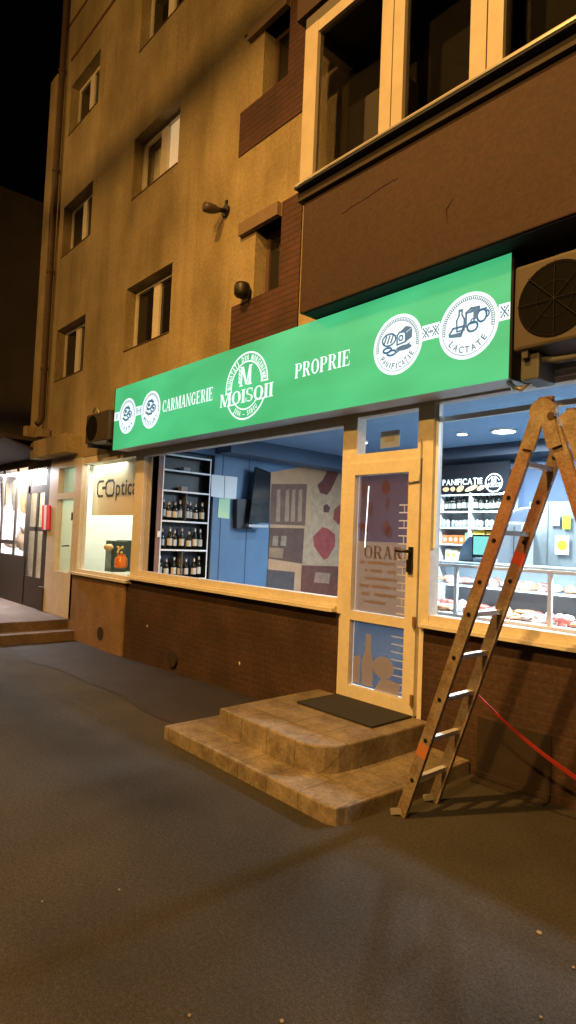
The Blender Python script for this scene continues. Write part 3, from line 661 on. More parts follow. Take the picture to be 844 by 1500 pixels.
q = Q(159, 802, .3); MBx = MB().blob((q.x, .3, q.z), (.09, .07, .06), 2, .08, 2); o = MBx.build('straw_hat', mat('straw', (.6, .45, .25), .8), None, (q.x, .3, q.z)); tag(o, 'small straw coloured ornament on the dark case in the optician window', 'ornament')
# far left shop
NS = thing('corner_shop', 'low shop at far left with dark frame and brightly lit white windows', 'shop', (-13, 0, .2))
M_DFR = mat('dark_brown_frame', (.05, .035, .022), .6)
rm.build('room', M_WROOM, NS)
f = MB(); f.box(-15.3, -11.75, -.02, .02, .2, 1.10); f.box(-15.3, -10.722, -.02, .02, 2.80, 3.16)
for x in (-15.3, -14.4, -13.35, -12.50, -11.86): f.box(x-.05, x+.05, -.02, .005, 1.10, 2.80)
f.box(-13.29, -12.56, -.02, .08, 1.30, 1.38); f.box(-10.90, -10.722, -.03, .09, .2, 2.80)
f.build('facade_frame', M_DFR, NS)
for a, b, c, d in ((-15.24, -14.46, 1.1, 2.8), (-14.34, -13.41, 1.1, 2.8), (-13.29, -12.56, 1.38, 2.8), (-13.29, -12.56, 1.1, 1.3), (-12.44, -11.92, 1.1, 2.8)): MB().box(a, b, .008, .012, c, d).build('window', M_GLASS, NS)
dd = MB(); dd.box(-11.80, -10.90, -.02, .006, 2.28, 2.42); dd.box(-11.80, -11.70, -.02, .006, .2, 2.8); dd.box(-11.70, -10.90, -.02, .006, 2.74, 2.8); dd.box(-11.35, -11.25, -.02, .006, .75, 2.28)
dd.box(-11.70, -10.90, -.02, .006, .2, .75); dd.box(-10.96, -10.90, -.02, .006, .75, 2.28); dd.box(-11.70, -10.96, -.02, .006, 1.58, 1.66); DR = dd.build('door', M_DFR, NS)
pane(-11.70, -10.90, .75, 2.74, DR, .008)
MB().bbox(-10.72-.2, -10.72+.02, -.06, -.031, .205, .62, .01).build('kick_plate', M_DFR, NS)
cn = MB(); cn.box(-15.8, -11.0, -.75, .0, 3.17, 3.24); cn.prism([(-15.8, -.75, 3.17), (-15.8, -.70, 3.17), (-15.8, 0, 2.98), (-15.8, -.03, 2.94)], (4.8, 0, 0)); cn.build('canopy', mat('dark_canopy', (.045, .03, .022), .9, noise=.3), NS)
MB().bbox(-11.15, -9.55, -.26, -.001, 2.86, 3.17, .012).build('fascia_box', M_PLASTER, NS)
lamp('shop_light', 'AREA', (-12.6, .8, 2.70), 1200, (.92, .93, 1.0), 1.2, target=(-12.6, .7, 0)).data.size = 2.5
for i, (pts, c_, lb) in enumerate(((((29, 700), (47, 697), (47, 730), (45, 738), (43, 731), (40, 748), (37, 735), (34, 752), (30, 748)), (.34, .20, .07), 'brown fringed garment hanging in the third pane of the far left shop'),
                                  (((18, 705), (27, 702), (27, 728), (25, 745), (22, 735), (19, 748), (17, 735)), (.22, .19, .13), 'grey brown garment hanging in the second pane of the far left shop'),
                                  (((1, 708), (9, 706), (9, 740), (5, 735), (1, 742)), (.26, .21, .12), 'olive garment hanging at the left edge of the far left shop window'))):
    P_ = [onY(u, v, .35) for u, v in pts]; c = sum(P_, Vector())/len(P_)
    o = MB().prism(P_, (0, .08, 0)).build('hanging_garment', mat('garment%d' % i, c_, .9, noise=.5, nscale=9), None, c); tag(o, lb, 'garment')
t_ = thing('red_towel', 'red and white striped cloth hanging on the far left shop door', 'cloth', onY(67, 760, -.05))
for j, (u0, u1, cc) in enumerate(((62, 65, (.75, .02, .03)), (65, 68.5, (.85, .75, .75)), (68.5, 73, (.65, .01, .03)))):
    P_ = [onY(u0, 740, -.06), onY(u1, 740, -.06), onY(u1-1, 776, -.06), onY(u0-1.5, 776, -.06)]
    MB().prism(P_, (0, .02, 0)).build('stripe', mat('cloth_stripe%d' % (j % 2 if j < 2 else 0), cc, .8, emit=None), t_)
for k_, (u, v, ru, rv, cc, lb) in enumerate(((38, 790, .22, .30, (.35, .24, .16), 'round tan bundle piled in the corner of the lit shop window'), (20, 795, .20, .12, (.45, .33, .25), 'low beige bundle behind the lowest small pane'), (43, 772, .12, .16, (.5, .5, .48), 'grey rounded bundle above the tan one in the shop window'))):
    q = onY(u, v, .55); o = MB().blob(q, (ru, .2, rv), 2, .1, k_).build('bundle', mat('bundle%d' % k_, cc, .9, noise=.4, nscale=7), None, q); tag(o, lb, 'bundle')
for k_, (u, v, h_, cc, lb) in enumerate(((54, 800, .55, (.72, .62, .66), 'pale pink garment on the inner left side of the shop door'), (65, 812, .6, (.45, .42, .42), 'long grey garment hanging below the red cloth'))):
    q = onY(u, v, .25); o = MB().bbox(q.x-.11, q.x+.11, .25, .31, q.z-h_/2, q.z+h_/2, .03).build('hanging_garment', mat('garmentd%d' % k_, cc, .9, noise=.4, nscale=12), None, q); tag(o, lb, 'garment')
t_ = MB().bbox(-11.72, -11.55, -.22, -.05, 3.245, 3.52, .02); o = t_.build('meter_box', M_PLASTER, None, (-11.6, -.1, 3.245)); tag(o, 'small plastered box standing on the canopy by the building corner', 'box')
t_ = MB().bbox(-11.15, -10.85, -.2, -.02, 3.245, 3.40, .02); o = t_.build('meter_box', mat('dusty_box', (.3, .24, .17), .8, noise=.4), None, (-11, -.1, 3.245)); tag(o, 'low dusty box standing on the canopy under the drainpipe', 'box')

# dark neighbouring block in the far left background
NB = thing('neighbour_block', 'barely lit dark building behind the left corner of the apartments', 'building', (-34, 2, 0))
def nbm():
    return mat('night_plaster', (.40, .33, .26), .95, noise=.35, nscale=.3)
q0 = onX(0, 272, -34)
MB().box(-46, -34, -12, 40, -.1, q0.z).build('wall', nbm(), NB)
for k_ in range(4):
    for j_ in range(3):
        y0 = -5+k_*4.3; MB().box(-34.0, -33.96, y0, y0+1.3, 2.5+j_*3.2, 4.0+j_*3.2).build('window', M_DARKGL, NB)

# ------------------------------------------------------------------ balcony on the first floor
BA = thing('balcony', 'brown rendered balcony above the sign with wide white framed glazing', 'balcony', (-1, 0, 3.6))
MB().bbox(-3.9, 3.2, -.46, -.005, 3.60, 4.60, .01).build('parapet', M_BROWN, BA)
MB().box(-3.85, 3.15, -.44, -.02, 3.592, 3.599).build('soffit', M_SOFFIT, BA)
MB().box(-3.94, 3.25, -.50, -.006, 4.601, 4.68).build('ledge', mat('dark_ledge', (.035, .025, .02), .8, noise=.3), BA)
MB().box(-3.92, 3.25, -.565, -.50, 4.70, 4.715).build('drip_edge', M_STEEL, BA)
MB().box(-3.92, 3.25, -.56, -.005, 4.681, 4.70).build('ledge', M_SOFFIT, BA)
f = MB(); Y0, Y1 = -.555, -.49
for a_, b_ in ((-3.86, -3.70), (-2.98, -2.87), (-2.86, -2.76), (-2.20, -2.08), (-2.07, -1.96), (-1.1, -.9), (0, .2), (1.1, 1.3), (3.0, 3.2)): f.box(a_, b_, Y0, Y1, 4.716, 6.1)
f.box(-3.70, 3.0, Y0+.004, Y1, 4.716, 4.735); f.box(-3.70, 3.0, Y0+.004, Y1, 6.0, 6.1); f.box(-3.86, -3.78, -.49, -.005, 4.716, 4.80); f.box(-3.86, -3.78, -.49, -.005, 6.0, 6.1)
GLZ = f.build('glazing', mat('aged_pvc', (.44, .39, .34), .5, noise=.15, nscale=6), BA)
for a_, b_ in ((-3.70, -2.98), (-2.76, -2.20), (-1.96, -1.1), (-.9, 0), (.2, 1.1), (1.3, 3.0)): MB().box(a_, b_, -.52, -.514, 4.735, 6.0).build('pane', glass_mat('balcony_glass', (.6, .6, .6), .15), GLZ)
MB().box(-3.86, 3.2, -.55, -.005, 6.1, 6.2).box(-3.82, 3.2, -.02, -.004, 4.7, 6.1).build('inner_wall', mat('dark_room', (.10, .09, .08), .9), BA)
MB().bbox(-3.35, -2.95, -.32, -.10, 4.705, 5.35, .02).build('cabinet', mat('grey_cabinet', (.5, .45, .38), .7), BA)
MB().box(-3.98, 3.3, -.56, -.006, 6.25, 7.25).build('upper_parapet', M_BROWN, BA)
M_CRK = mat('crack_shade', (.022, .013, .011), .9)
MB().tube([(-3.42, -.4600, 4.315), (-3.3, -.4602, 4.335), (-3.15, -.46, 4.345), (-3.0, -.4602, 4.37), (-2.85, -.46, 4.375)], .0045, 5).build('crack', M_CRK, BA)
MB().tube([(-2.40, -.4600, 3.86), (-2.41, -.464, 3.96), (-2.36, -.4600, 4.02)], .003, 5).build('crack', M_CRK, BA)

# drainpipe at the corner
o = MB().tube([(-11.16, -.09, 3.62), (-11.16, -.09, 13.2)], .055, 10)
for z in (4.5, 6.3, 8.2, 10.1, 12): o.tube([(-11.16, -.09, z), (-11.16, -.09, z+.05)], .068, 10)
o.tube([(-11.16, -.09, 3.62), (-11.16, -.13, 3.54), (-11.16, -.17, 3.50)], .055, 10)
tag(o.build('drainpipe', mat('rusty_pipe', (.09, .055, .035), .7, noise=.4), None, (-11.16, -.09, 3.5)), 'dark drainpipe running down the far left corner of the block', 'drainpipe')

# bracket lamp on the plaster wall
q = onY(332, 310, 0); t = thing('wall_lamp', 'dark bracket lamp sticking out of the plaster wall between two window rows', 'lamp', q)
tip = onY(299, 303, -.30)
MB().tube([(q.x, -.001, q.z), (q.x, -.03, q.z)], .07, 12).box(q.x-.02, q.x+.02, -.02, -.001, q.z-.08, q.z+.13).build('mount', M_BLACK, t)
MB().tube([(q.x, -.03, q.z), q.lerp(tip, .5)+Vector((0, 0, .0))], .028, 8).build('arm', M_BLACK, t)
m_ = q.lerp(tip, .35); d_ = tip-m_
MB().tube([m_, m_+d_*.3, m_+d_*.6, m_+d_*.95, tip], [.03, .05, .06, .055, .02], 10).build('head', mat('lamp_casing', (.06, .04, .03), .5), t)
q = onY(359, 424, -.06); t = MB().lathe((q.x, -.10, q.z-.09), [(.001, 0), (.07, 0), (.085, .02), (.088, .11), (.075, .14), (.001, .145)], 14)
tag(t.build('bell_box', mat('dark_plastic_bell', (.012, .010, .010), .5), None, (q.x, -.1, q.z-.09)), 'small dark round box fixed at the corner of the brick panel beside the narrow window', 'box')

# ------------------------------------------------------------------ the lit shop sign
SG = thing('shop_sign', 'long backlit green fascia sign with white lettering and round emblems', 'sign', (-4.9, -.2, 2.74))
SX0, SX1, SZ0, SZ1, SY = -7.76, -2.00, 2.735, 3.575, -.30
M_GREEN = bpy.data.materials.new('backlit_green')
M_GREEN.use_nodes = True; tt = M_GREEN.node_tree; bb = tt.nodes['Principled BSDF']
bb.inputs['Base Color'].default_value = (.01, .08, .03, 1); bb.inputs['Roughness'].default_value = .45
gg = tt.nodes.new('ShaderNodeNewGeometry'); mp = tt.nodes.new('ShaderNodeMapping'); mp.inputs['Scale'].default_value = (.9, 1, 2.2)
nn = tt.nodes.new('ShaderNodeTexNoise'); nn.inputs['Scale'].default_value = 1.1; nn.inputs['Detail'].default_value = 2
rr = tt.nodes.new('ShaderNodeValToRGB'); rr.color_ramp.elements[0].position = .3; rr.color_ramp.elements[1].position = .7
rr.color_ramp.elements[0].color = (.050, .43, .165, 1); rr.color_ramp.elements[1].color = (.08, .59, .245, 1)
tt.links.new(gg.outputs['Position'], mp.inputs[0]); tt.links.new(mp.outputs[0], nn.inputs['Vector']); tt.links.new(nn.outputs[0], rr.inputs[0]); tt.links.new(rr.outputs[0], bb.inputs['Emission Color']); bb.inputs['Emission Strength'].default_value = 1.0
M_SWHITE = mat('backlit_white', (.15, .2, .22), .5, emit=(.78, .96, 1.0), es=1.1)
M_SLATE = mat('backlit_slate', (.03, .06, .09), .5, emit=(.07, .19, .33), es=.8)
M_SGREEN2 = mat('backlit_green_ink', (.02, .2, .06), .5, emit=(.03, .42, .12), es=1.0)
MB().box(SX0, SX1, SY, SY+.012, SZ0, SZ1).build('face', M_GREEN, SG)
MB().box(SX0+.005, SX1-.005, SY+.013, -.06, SZ0+.004, SZ1-.004).build('case', mat('sign_case', (.42, .44, .46), .5, metal=.4), SG)
MB().box(SX1+.001, SX1+.02, SY-.006, -.06, SZ0-.006, SZ1+.01).build('end_trim', M_BLACK, SG); MB().box(SX0-.012, SX0-.001, SY-.004, -.06, SZ0-.004, SZ1+.004).build('end_trim', M_BLACK, SG)
L = SY-.003
S1 = MB(); serif_text(S1, 'CARMANGERIE', (-6.47, L, 3.085), EX, EZ, .145, 1.06, bold=1.15); S1.build('lettering', M_SWHITE, SG, fix=False)
S2 = MB(); serif_text(S2, 'PROPRIE', (-4.10, L, 3.09), EX, EZ, .135, .68, bold=1.1); S2.build('lettering', M_SWHITE, SG, fix=False)
# central round emblem
c = (-4.83, L, 3.145); E_ = MB(); Ro = .345
serif_text(E_, 'MOISOII', (c[0]-.44, L-.0005, c[2]-.168), EX, EZ, .138, .865, bold=1.1, gap=.05)

disc(E_, c, EX, EZ, Ro-.018, Ro, 0, 188); disc(E_, c, EX, EZ, Ro-.105, Ro-.09, 2, 186)
disc(E_, c, EX, EZ, Ro-.018, Ro, 208, 332); disc(E_, c, EX, EZ, Ro-.115, Ro-.10, 218, 322)
for a_ in (2, 186):
    pass
line2(E_, c, EX, EZ, [((Ro-.105)*math.cos(R(2)), (Ro-.105)*math.sin(R(2))), ((Ro)*math.cos(R(1)), (Ro)*math.sin(R(1)))], .014)
line2(E_, c, EX, EZ, [((Ro-.105)*math.cos(R(187)), (Ro-.105)*math.sin(R(187))), ((Ro)*math.cos(R(187)), (Ro)*math.sin(R(187)))], .014)
line2(E_, c, EX, EZ, [(Ro*math.cos(R(209)), Ro*math.sin(R(209))), ((Ro-.11)*math.cos(R(218)), Ro*math.sin(R(209)))], .014)
line2(E_, c, EX, EZ, [(Ro*math.cos(R(331)), Ro*math.sin(R(331))), ((Ro-.11)*math.cos(R(322)), Ro*math.sin(R(331)))], .014)
ring_text(E_, 'BUNĂTĂȚI DIN MĂRGINIME', c, EX, EZ, Ro-.056, .058, R(177), R(8), off=.03)
ring_text(E_, 'JINA – SIBIU', c, EX, EZ, Ro-.062, .055, R(233), R(307), flip=True, off=.02)
cM = (c[0]-.01, c[1], c[2]-.022)
# big M with an ear of grain
poly2(E_, cM, EX*.82, EZ*.9, [(-.10, .03), (-.075, .03), (-.065, .25), (-.095, .25)]); poly2(E_, (cM[0], L-.0004, cM[2]), EX*.82, EZ*.9, [(-.095, .25), (-.045, .25), (.035, .04), (.0, .04)])
poly2(E_, (cM[0], L-.0007, cM[2]), EX*.82, EZ*.9, [(.012, .04), (.035, .04), (.085, .25), (.065, .25)]); poly2(E_, (cM[0], L-.001, cM[2]), EX*.82, EZ*.9, [(.062, .03), (.108, .03), (.108, .25), (.062, .25)])
for x0, x1, z0 in ((-.125, -.05, .03), (.04, .13, .03), (-.12, -.05, .24), (.06, .13, .24)): poly2(E_, (cM[0], L-.0013, cM[2]), EX*.82, EZ*.9, [(x0, z0), (x1, z0), (x1, z0+.012), (x0, z0+.012)])
for k_ in range(4):
    poly2(E_, (cM[0]-.085, L-.0016-k_*.0002, cM[2]+.045+k_*.04), EX, EZ, [(0, 0), (-.035, .03), (-.03, .055), (0, .03)])
E_.build('emblem', M_SWHITE, SG, fix=False)
# four product medallions and their embroidered bands
def medallion(cx, r, word, kind):
    c = (cx, L, 3.157); m = MB(); disc(m, c, EX, EZ, .0001, r, n=48); M_ = m.build('medallion', M_SWHITE, SG, fix=False)
    k = MB(); c2 = (cx, L-.001, 3.157); disc(k, c2, EX, EZ, r*.865, r*.885)
    for i in range(44):
        a = R(-10+200*i/43); d = EX*math.cos(a)+EZ*math.sin(a); e = EX*-math.sin(a)+EZ*math.cos(a); C_ = Vector(c2)
        k.add([C_+d*r*.78-e*.004, C_+d*r*.85-e*.004, C_+d*r*.85+e*.004, C_+d*r*.78+e*.004], [(0, 1, 2, 3)])
    disc(k, (cx, L-.0014, 3.157), EX, EZ, r*.77, r*.785, -10, 190)
    ring_text(k, word, (cx, L-.0012, 3.157), EX, EZ, r*.70, r*.20, R(213 if len(word) > 7 else 220), R(327 if len(word) > 7 else 320), flip=True, off=.02)
    c3 = (cx, L-.0018, 3.157+r*.08); s = r
    def ln(pts, w_=.055): line2(k, c3, EX, EZ, pts, w_*r*1.35, s)
    def fl(pts, lv=0): poly2(k, (c3[0], c3[1]-.0003*lv, c3[2]), EX, EZ, pts, s)
    if kind == 'milk':
        ln([(-.36, -.18), (-.38, .15), (-.30, .30), (-.30, .45), (-.20, .45), (-.20, .30), (-.12, .15), (-.12, -.18), (-.36, -.18)], .04); fl([(-.31, .40), (-.19, .40), (-.19, .48), (-.31, .48)], 1)
        ln([(-.06, -.1), (-.06, .32), (.10, .42), (.36, .40), (.36, .30)], .05); fl([(.18, .02), (.34, .10), (.34, .38), (.18, .30)], 1); fl([(-.06, .28), (.12, .38), (.34, .38), (.14, .28)], 2)
        ln(ell(.46, .12, .15, .18), .045); ln([(.33, .28), (.60, .30)], .05); ln(ell(.62, .14, .07, .09, -90, 90), .035)
        ln(ell(.16, -.14, .17, .14), .045); ln([(.02, -.04), (.30, -.04)], .04); ln(ell(.16, .04, .05, .05), .03); fl([(-.0, -.26), (.32, -.26), (.22, -.31), (.08, -.31)], 1)
        ln([(-.62, -.22), (-.50, -.06), (-.14, -.06), (-.20, -.26), (-.62, -.26)], .05); fl([(-.62, -.25), (-.20, -.28), (-.12, -.08), (-.12, -.18), (-.20, -.38), (-.62, -.32)], 3)
    elif kind == 'bread':
        ln(ell(-.34, .14, .28, .20, 0, 360), .045)
        for x in (-.5, -.36, -.22): ln([(x-.04, .04), (x+.05, .26)], .05)
        ln([(.0, -.08), (.0, .22), (.08, .30), (.30, .28), (.34, .20), (.34, -.06), (.0, -.10)], .045); ln(ell(.15, .10, .08, .08), .035)
        fl([(.34, -.08), (.60, .04), (.60, .34), (.34, .22)], 1); fl([(.08, .30), (.34, .46), (.60, .36), (.34, .24)], 2)
        ln(ell(-.40, -.20, .17, .08), .05); ln(ell(-.22, -.32, .18, .08), .05); fl(ell(.28, -.24, .32, .09)[:-1], 1); ln([(.0, -.34), (.5, -.14)], .04)
    else:
        ln(ell(-.10, .18, .34, .20), .06); fl(ell(-.2, .2, .14, .1)[:-1], 1); ln(ell(.25, -.02, .26, .18), .06); fl(ell(.3, -.03, .12, .09)[:-1], 2)
        ln([(-.5, -.15), (-.2, -.30), (.15, -.28)], .09); fl([(-.45, -.05), (-.12, -.1), (-.1, .02), (-.42, .05)], 3); ln([(-.3, .4), (.1, .44), (.3, .3)], .06)
    k.build('medallion_drawing', M_SLATE, M_, fix=False)
medallion(-2.93, .235, 'PANIFICAȚIE', 'bread'); medallion(-2.315, .235, 'LACTATE', 'milk'); medallion(-7.375, .235, 'CARNE', 'meat'); medallion(-6.755, .235, 'MEZELURI', 'meat')
for x0, x1 in ((-2.70, -2.545), (-2.085, -2.002), (-7.145, -6.985), (-7.755, -7.605)): MB().add([(x0, L+.001, 3.13), (x1, L+.001, 3.13), (x1, L+.001, 3.245), (x0, L+.001, 3.245)], [(0, 1, 2, 3)]).build('embroidered_band', M_SWHITE, SG, fix=False)
bm_ = MB()
for cx in (-2.665, -2.58, -2.04, -7.11, -7.02, -7.68):
    c_ = (cx, L-.0005, 3.188)
    for sx in (-1, 1):
        line2(bm_, c_, EX, EZ, [(-.026*sx, -.036), (.026*sx, .036)], .009)
    for dx, dz in ((0, .03), (0, -.03), (.026, 0), (-.026, 0)): poly2(bm_, (cx, L-.0008, 3.188), EX, EZ, [(dx-.007, dz), (dx, dz-.011), (dx+.007, dz), (dx, dz+.011)])
for cx in (-2.622, -7.065): poly2(bm_, (cx, L-.0008, 3.188), EX, EZ, [(-.008, -.01), (.008, -.01), (.008, .01), (-.008, .01)])
bm_.build('embroidery', M_SLATE, SG, fix=False)
# hose loop and bracket at the sign's right end
q = onY(765, 560, -.2); o = MB().tube([(q.x-.10, -.2, q.z+.02), (q.x-.05, -.2, q.z-.03), (q.x, -.2, q.z-.05), (q.x+.05, -.2, q.z-.02), (q.x+.07, -.2, q.z+.04), (q.x+.10, -.2, q.z+.25)], .018, 8)
tag(o.build('drain_hose', M_STEEL, None, (q.x, -.2, q.z)), 'pale hose looping below the right end of the green sign', 'hose')

# ------------------------------------------------------------------ air conditioners
def fan_unit(name, x0, x1, z0, z1, y0, y1, label, big=True):
    t = thing(name, label, 'air conditioner', ((x0+x1)/2, (y0+y1)/2, z0), 'outdoor air conditioner units')
    MB().bbox(x0, x1, y0, y1, z0, z1, .02).build('casing', mat('beige_casing', (.065, .052, .042), .5, noise=.2, nscale=5), t)
    h_ = z1-z0; r = h_*.43; cx = x0+r+.03; cz = (z0+z1)/2
    k = MB(); k.tube([(cx, y0-.002, cz), (cx, y0-.0015, cz)], r, 36); k.build('fan_opening', M_DARK, t)
    k = MB()
    for i in range(1, 3): 
        rr_ = r*i/2.1; k.tube([(cx+rr_*math.cos(a*math.pi/16), y0-.012, cz+rr_*math.sin(a*math.pi/16)) for a in range(33)], .0016, 4, False)
    for i in range(8): a = i*math.pi/4; k.tube([(cx, y0-.014, cz), (cx+r*math.cos(a), y0-.012, cz+r*math.sin(a))], .003, 4)
    k.build('fan_grille', mat('dark_grille', (.012, .010, .009), .7, spec=.2), t)
    MB().box(x0+.05, x0+.09, y0+.02, -.0, z0-.05, z0-.005).build('bracket', mat('dark_bracket', (.04, .04, .04), .6), t); MB().box(x1-.09, x1-.05, y0+.02, 0, z0-.05, z0-.005).build('bracket', mat('dark_bracket', (.04, .04, .04), .6), t)
    return t
fan_unit('air_conditioner', -1.945, -1.13, 2.885, 3.435, -.36, -.06, 'large outdoor air conditioner unit with round black fan to the right of the green sign')
fan_unit('air_conditioner', -8.55, -7.80, 2.88, 3.30, -.36, -.05, 'smaller dusty air conditioner unit on the wall left of the green sign')
o = MB().tube([(-8.3, -.37, 3.31), (-8.25, -.375, 3.36), (-8.15, -.375, 3.35), (-8.1, -.37, 3.27)], .016, 6); tag(o.build('cable_bundle', M_STEEL, None, (-8.2, -.37, 3.3)), 'bundled pale cable arched over the left air conditioner', 'cable')
# things under the right unit
o = MB().tube([(-1.9, -.2, 2.86), (-1.7, -.28, 2.80), (-1.45, -.25, 2.80), (-1.1, -.2, 2.84)], .022, 8); tag(o.build('insulated_pipe', mat('grey_foam', (.06, .065, .07), .8), None, (-1.7, -.25, 2.8)), 'grey insulated pipe sagging beneath the large air conditioner', 'pipe')
o = MB().bbox(-1.92, -1.80, -.30, -.07, 2.70, 2.87, .01); tag(o.build('junction_box', mat('grey_box', (.06, .065, .07), .6), None, (-1.86, -.2, 2.7)), 'grey junction box between the sign end and the pipe', 'box')

# ------------------------------------------------------------------ entrance steps and mat
ST = thing('entrance_steps', 'two tiled steps with rounded right corner in front of the shop door', 'steps', (-3.3, -.8, 0))
def slab(pts, z0, z1, r=.012):
    b = bmesh.new(); vs = [b.verts.new((x, y, z1)) for x, y in pts]; f = b.faces.new(vs)
    e = bmesh.ops.extrude_face_region(b, geom=[f]); 
    for v in e['geom']:
        if isinstance(v, bmesh.types.BMVert): v.co.z = z0
    bmesh.ops.recalc_face_normals(b, faces=b.faces)
    top = [ed for ed in b.edges if all(abs(v.co.z-z1) < 1e-6 for v in ed.verts)]
    bmesh.ops.bevel(b, geom=top, offset=r, segments=2, profile=.5, affect='EDGES')
    return MB().frombm(b)
def tiles_mat():
    m = bpy.data.materials.new('step_tiles'); m.use_nodes = True; t = m.node_tree; b = t.nodes['Principled BSDF']
    geo = t.nodes.new('ShaderNodeNewGeometry'); sp = t.nodes.new('ShaderNodeSeparateXYZ'); cb = t.nodes.new('ShaderNodeCombineXYZ')
    sub = t.nodes.new('ShaderNodeMath'); sub.operation = 'SUBTRACT'
    t.links.new(geo.outputs['Position'], sp.inputs[0]); t.links.new(sp.outputs['X'], cb.inputs[0]); t.links.new(sp.outputs['Y'], sub.inputs[0]); t.links.new(sp.outputs['Z'], sub.inputs[1]); t.links.new(sub.outputs[0], cb.inputs[1])
    br = t.nodes.new('ShaderNodeTexBrick'); br.offset = 0; br.inputs['Scale'].default_value = 1; br.inputs['Brick Width'].default_value = .30; br.inputs['Row Height'].default_value = .30
    br.inputs['Mortar Size'].default_value = .006; br.inputs['Color1'].default_value = (.26, .225, .175, 1); br.inputs['Color2'].default_value = (.23, .20, .155, 1); br.inputs['Mortar'].default_value = (.16, .135, .10, 1)
    t.links.new(cb.outputs[0], br.inputs['Vector'])
    n = t.nodes.new('ShaderNodeTexNoise'); n.inputs['Scale'].default_value = 5; n.inputs['Detail'].default_value = 8; n.inputs['Roughness'].default_value = .7; t.links.new(geo.outputs['Position'], n.inputs['Vector'])
    rp = t.nodes.new('ShaderNodeValToRGB'); rp.color_ramp.elements[0].position = .34; rp.color_ramp.elements[1].position = .66
    rp.color_ramp.elements[0].color = (.45, .40, .36, 1); rp.color_ramp.elements[1].color = (1.15, 1.12, 1.1, 1); t.links.new(n.outputs[0], rp.inputs[0])
    mx = t.nodes.new('ShaderNodeMix'); mx.data_type = 'RGBA'; mx.blend_type = 'MULTIPLY'; mx.inputs['Factor'].default_value = 1
    t.links.new(br.outputs['Color'], mx.inputs[6]); t.links.new(rp.outputs[0], mx.inputs[7]); t.links.new(mx.outputs[2], b.inputs['Base Color']); b.inputs['Roughness'].default_value = .55
    bp = t.nodes.new('ShaderNodeBump'); bp.inputs['Strength'].default_value = .5; bp.inputs['Distance'].default_value = .012; t.links.new(n.outputs[0], bp.inputs['Height']); t.links.new(bp.outputs[0], b.inputs['Normal'])
    return m
M_TILE = tiles_mat(); grain(M_TILE, 45, .78, 1.2)
low = [(-4.26, -.02), (-4.26, -1.39), (-2.47, -1.39), (-2.41, -1.36), (-2.39, -1.29), (-2.35, -.7), (-2.38, -.3), (-2.38, -.02)]
slab(low, -.02, .107).build('lower_step', M_TILE, ST)
cur = [(-3.92, -.025), (-3.89, -1.13), (-2.98, -1.15)]+[(-2.98+.24*math.sin(R(a)), -.91-.24*math.cos(R(a))) for a in range(12, 80, 12)]+[(-2.735, -.85), (-2.72, -.5), (-2.72, -.025)]
slab(cur, .1075, .288).build('upper_step', M_TILE, ST)
o = MB().bbox(-3.66, -2.86, -.53, -.06, .29, .306, .004); tag(o.build('door_mat', mat('grey_mat', (.03, .03, .03), .95, noise=.3, nscale=60, bump=.6, bscale=200), None, (-3.3, -.4, .29)), 'dark grey door mat on the upper step before the shop door', 'mat')

# ------------------------------------------------------------------ ladder
LD = thing('folding_ladder', 'tall worn articulated ladder opened as an A before the right window', 'ladder', (-1.9, -.8, 0))
YA, YB2 = -.95, -.62
AF, AT = Vector((-2.262, YA, .01)), Vector((-1.482, YA, 2.30)); CT = Vector((-1.41, YA, 2.29)); CF = Vector((-.66, YA, .01))
def rail(a, b, w_=.068, d_=.028, dy=0): return MB().bar(a+Vector((0, dy, 0)), b+Vector((0, dy, 0)), w_, d_)
shift = Vector((0, YB2-YA, 0))
for k_, s_ in enumerate((Vector((0, 0, 0)), shift)):
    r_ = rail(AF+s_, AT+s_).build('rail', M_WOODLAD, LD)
    hl = MB()
    for f_ in (.10, .21, .32, .43, .54, .62, .72, .82, .94):
        c_ = AF.lerp(AT, f_)+s_; hl.tube([c_+Vector((0, -.0155, 0)), c_+Vector((0, -.0145, 0))], .013 if f_ < .9 else .018, 10)
    hl.build('rivet', M_BLACK, r_)
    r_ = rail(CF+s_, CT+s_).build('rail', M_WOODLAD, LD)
    hl = MB()
    for f_ in (.12, .3, .45, .6, .77, .95):
        c_ = CF.lerp(CT, f_)+s_; hl.tube([c_+Vector((0, -.0155, 0)), c_+Vector((0, -.0145, 0))], .016, 10)
    hl.build('rivet', M_BLACK, r_)
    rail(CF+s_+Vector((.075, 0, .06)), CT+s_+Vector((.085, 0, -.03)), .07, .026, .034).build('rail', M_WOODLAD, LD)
    ft = MB().bar(AF+s_+Vector((-.055, -.03, .008)), AF+s_+Vector((.02, .0, .03)), .035, .018); ft.build('foot', mat('grey_rubber', (.2, .19, .18), .8), LD)
    MB().bar(CF+s_+Vector((.05, 0, .015)), CF+s_+Vector((-.03, .0, .04)), .05, .04).build('foot', MATS['grey_rubber'], LD)
    hg = MB(); hc = (AT+CT)/2+s_+Vector((0, -.008, .0))
    hg.tube([hc+Vector((0, -.02, .03)), hc+Vector((0, .03, .03))], .068, 18); hg.bar(hc+Vector((-.02, -.015, .02)), hc+Vector((-.07, -.015, -.16)), .07, .012); hg.bar(hc+Vector((.02, -.018, .02)), hc+Vector((.07, -.018, -.16)), .07, .012)
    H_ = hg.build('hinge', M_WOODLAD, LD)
    MB().tube([hc+Vector((.05, -.028, .0)), hc+Vector((.05, .02, .0))], .02, 10).bbox(hc.x-.03, hc.x+.05, hc.y-.01, hc.y+.03, hc.z+.08, hc.z+.11, .01).build('latch', mat('dark_brown_steel', (.08, .045, .035), .5, metal=.4), H_)
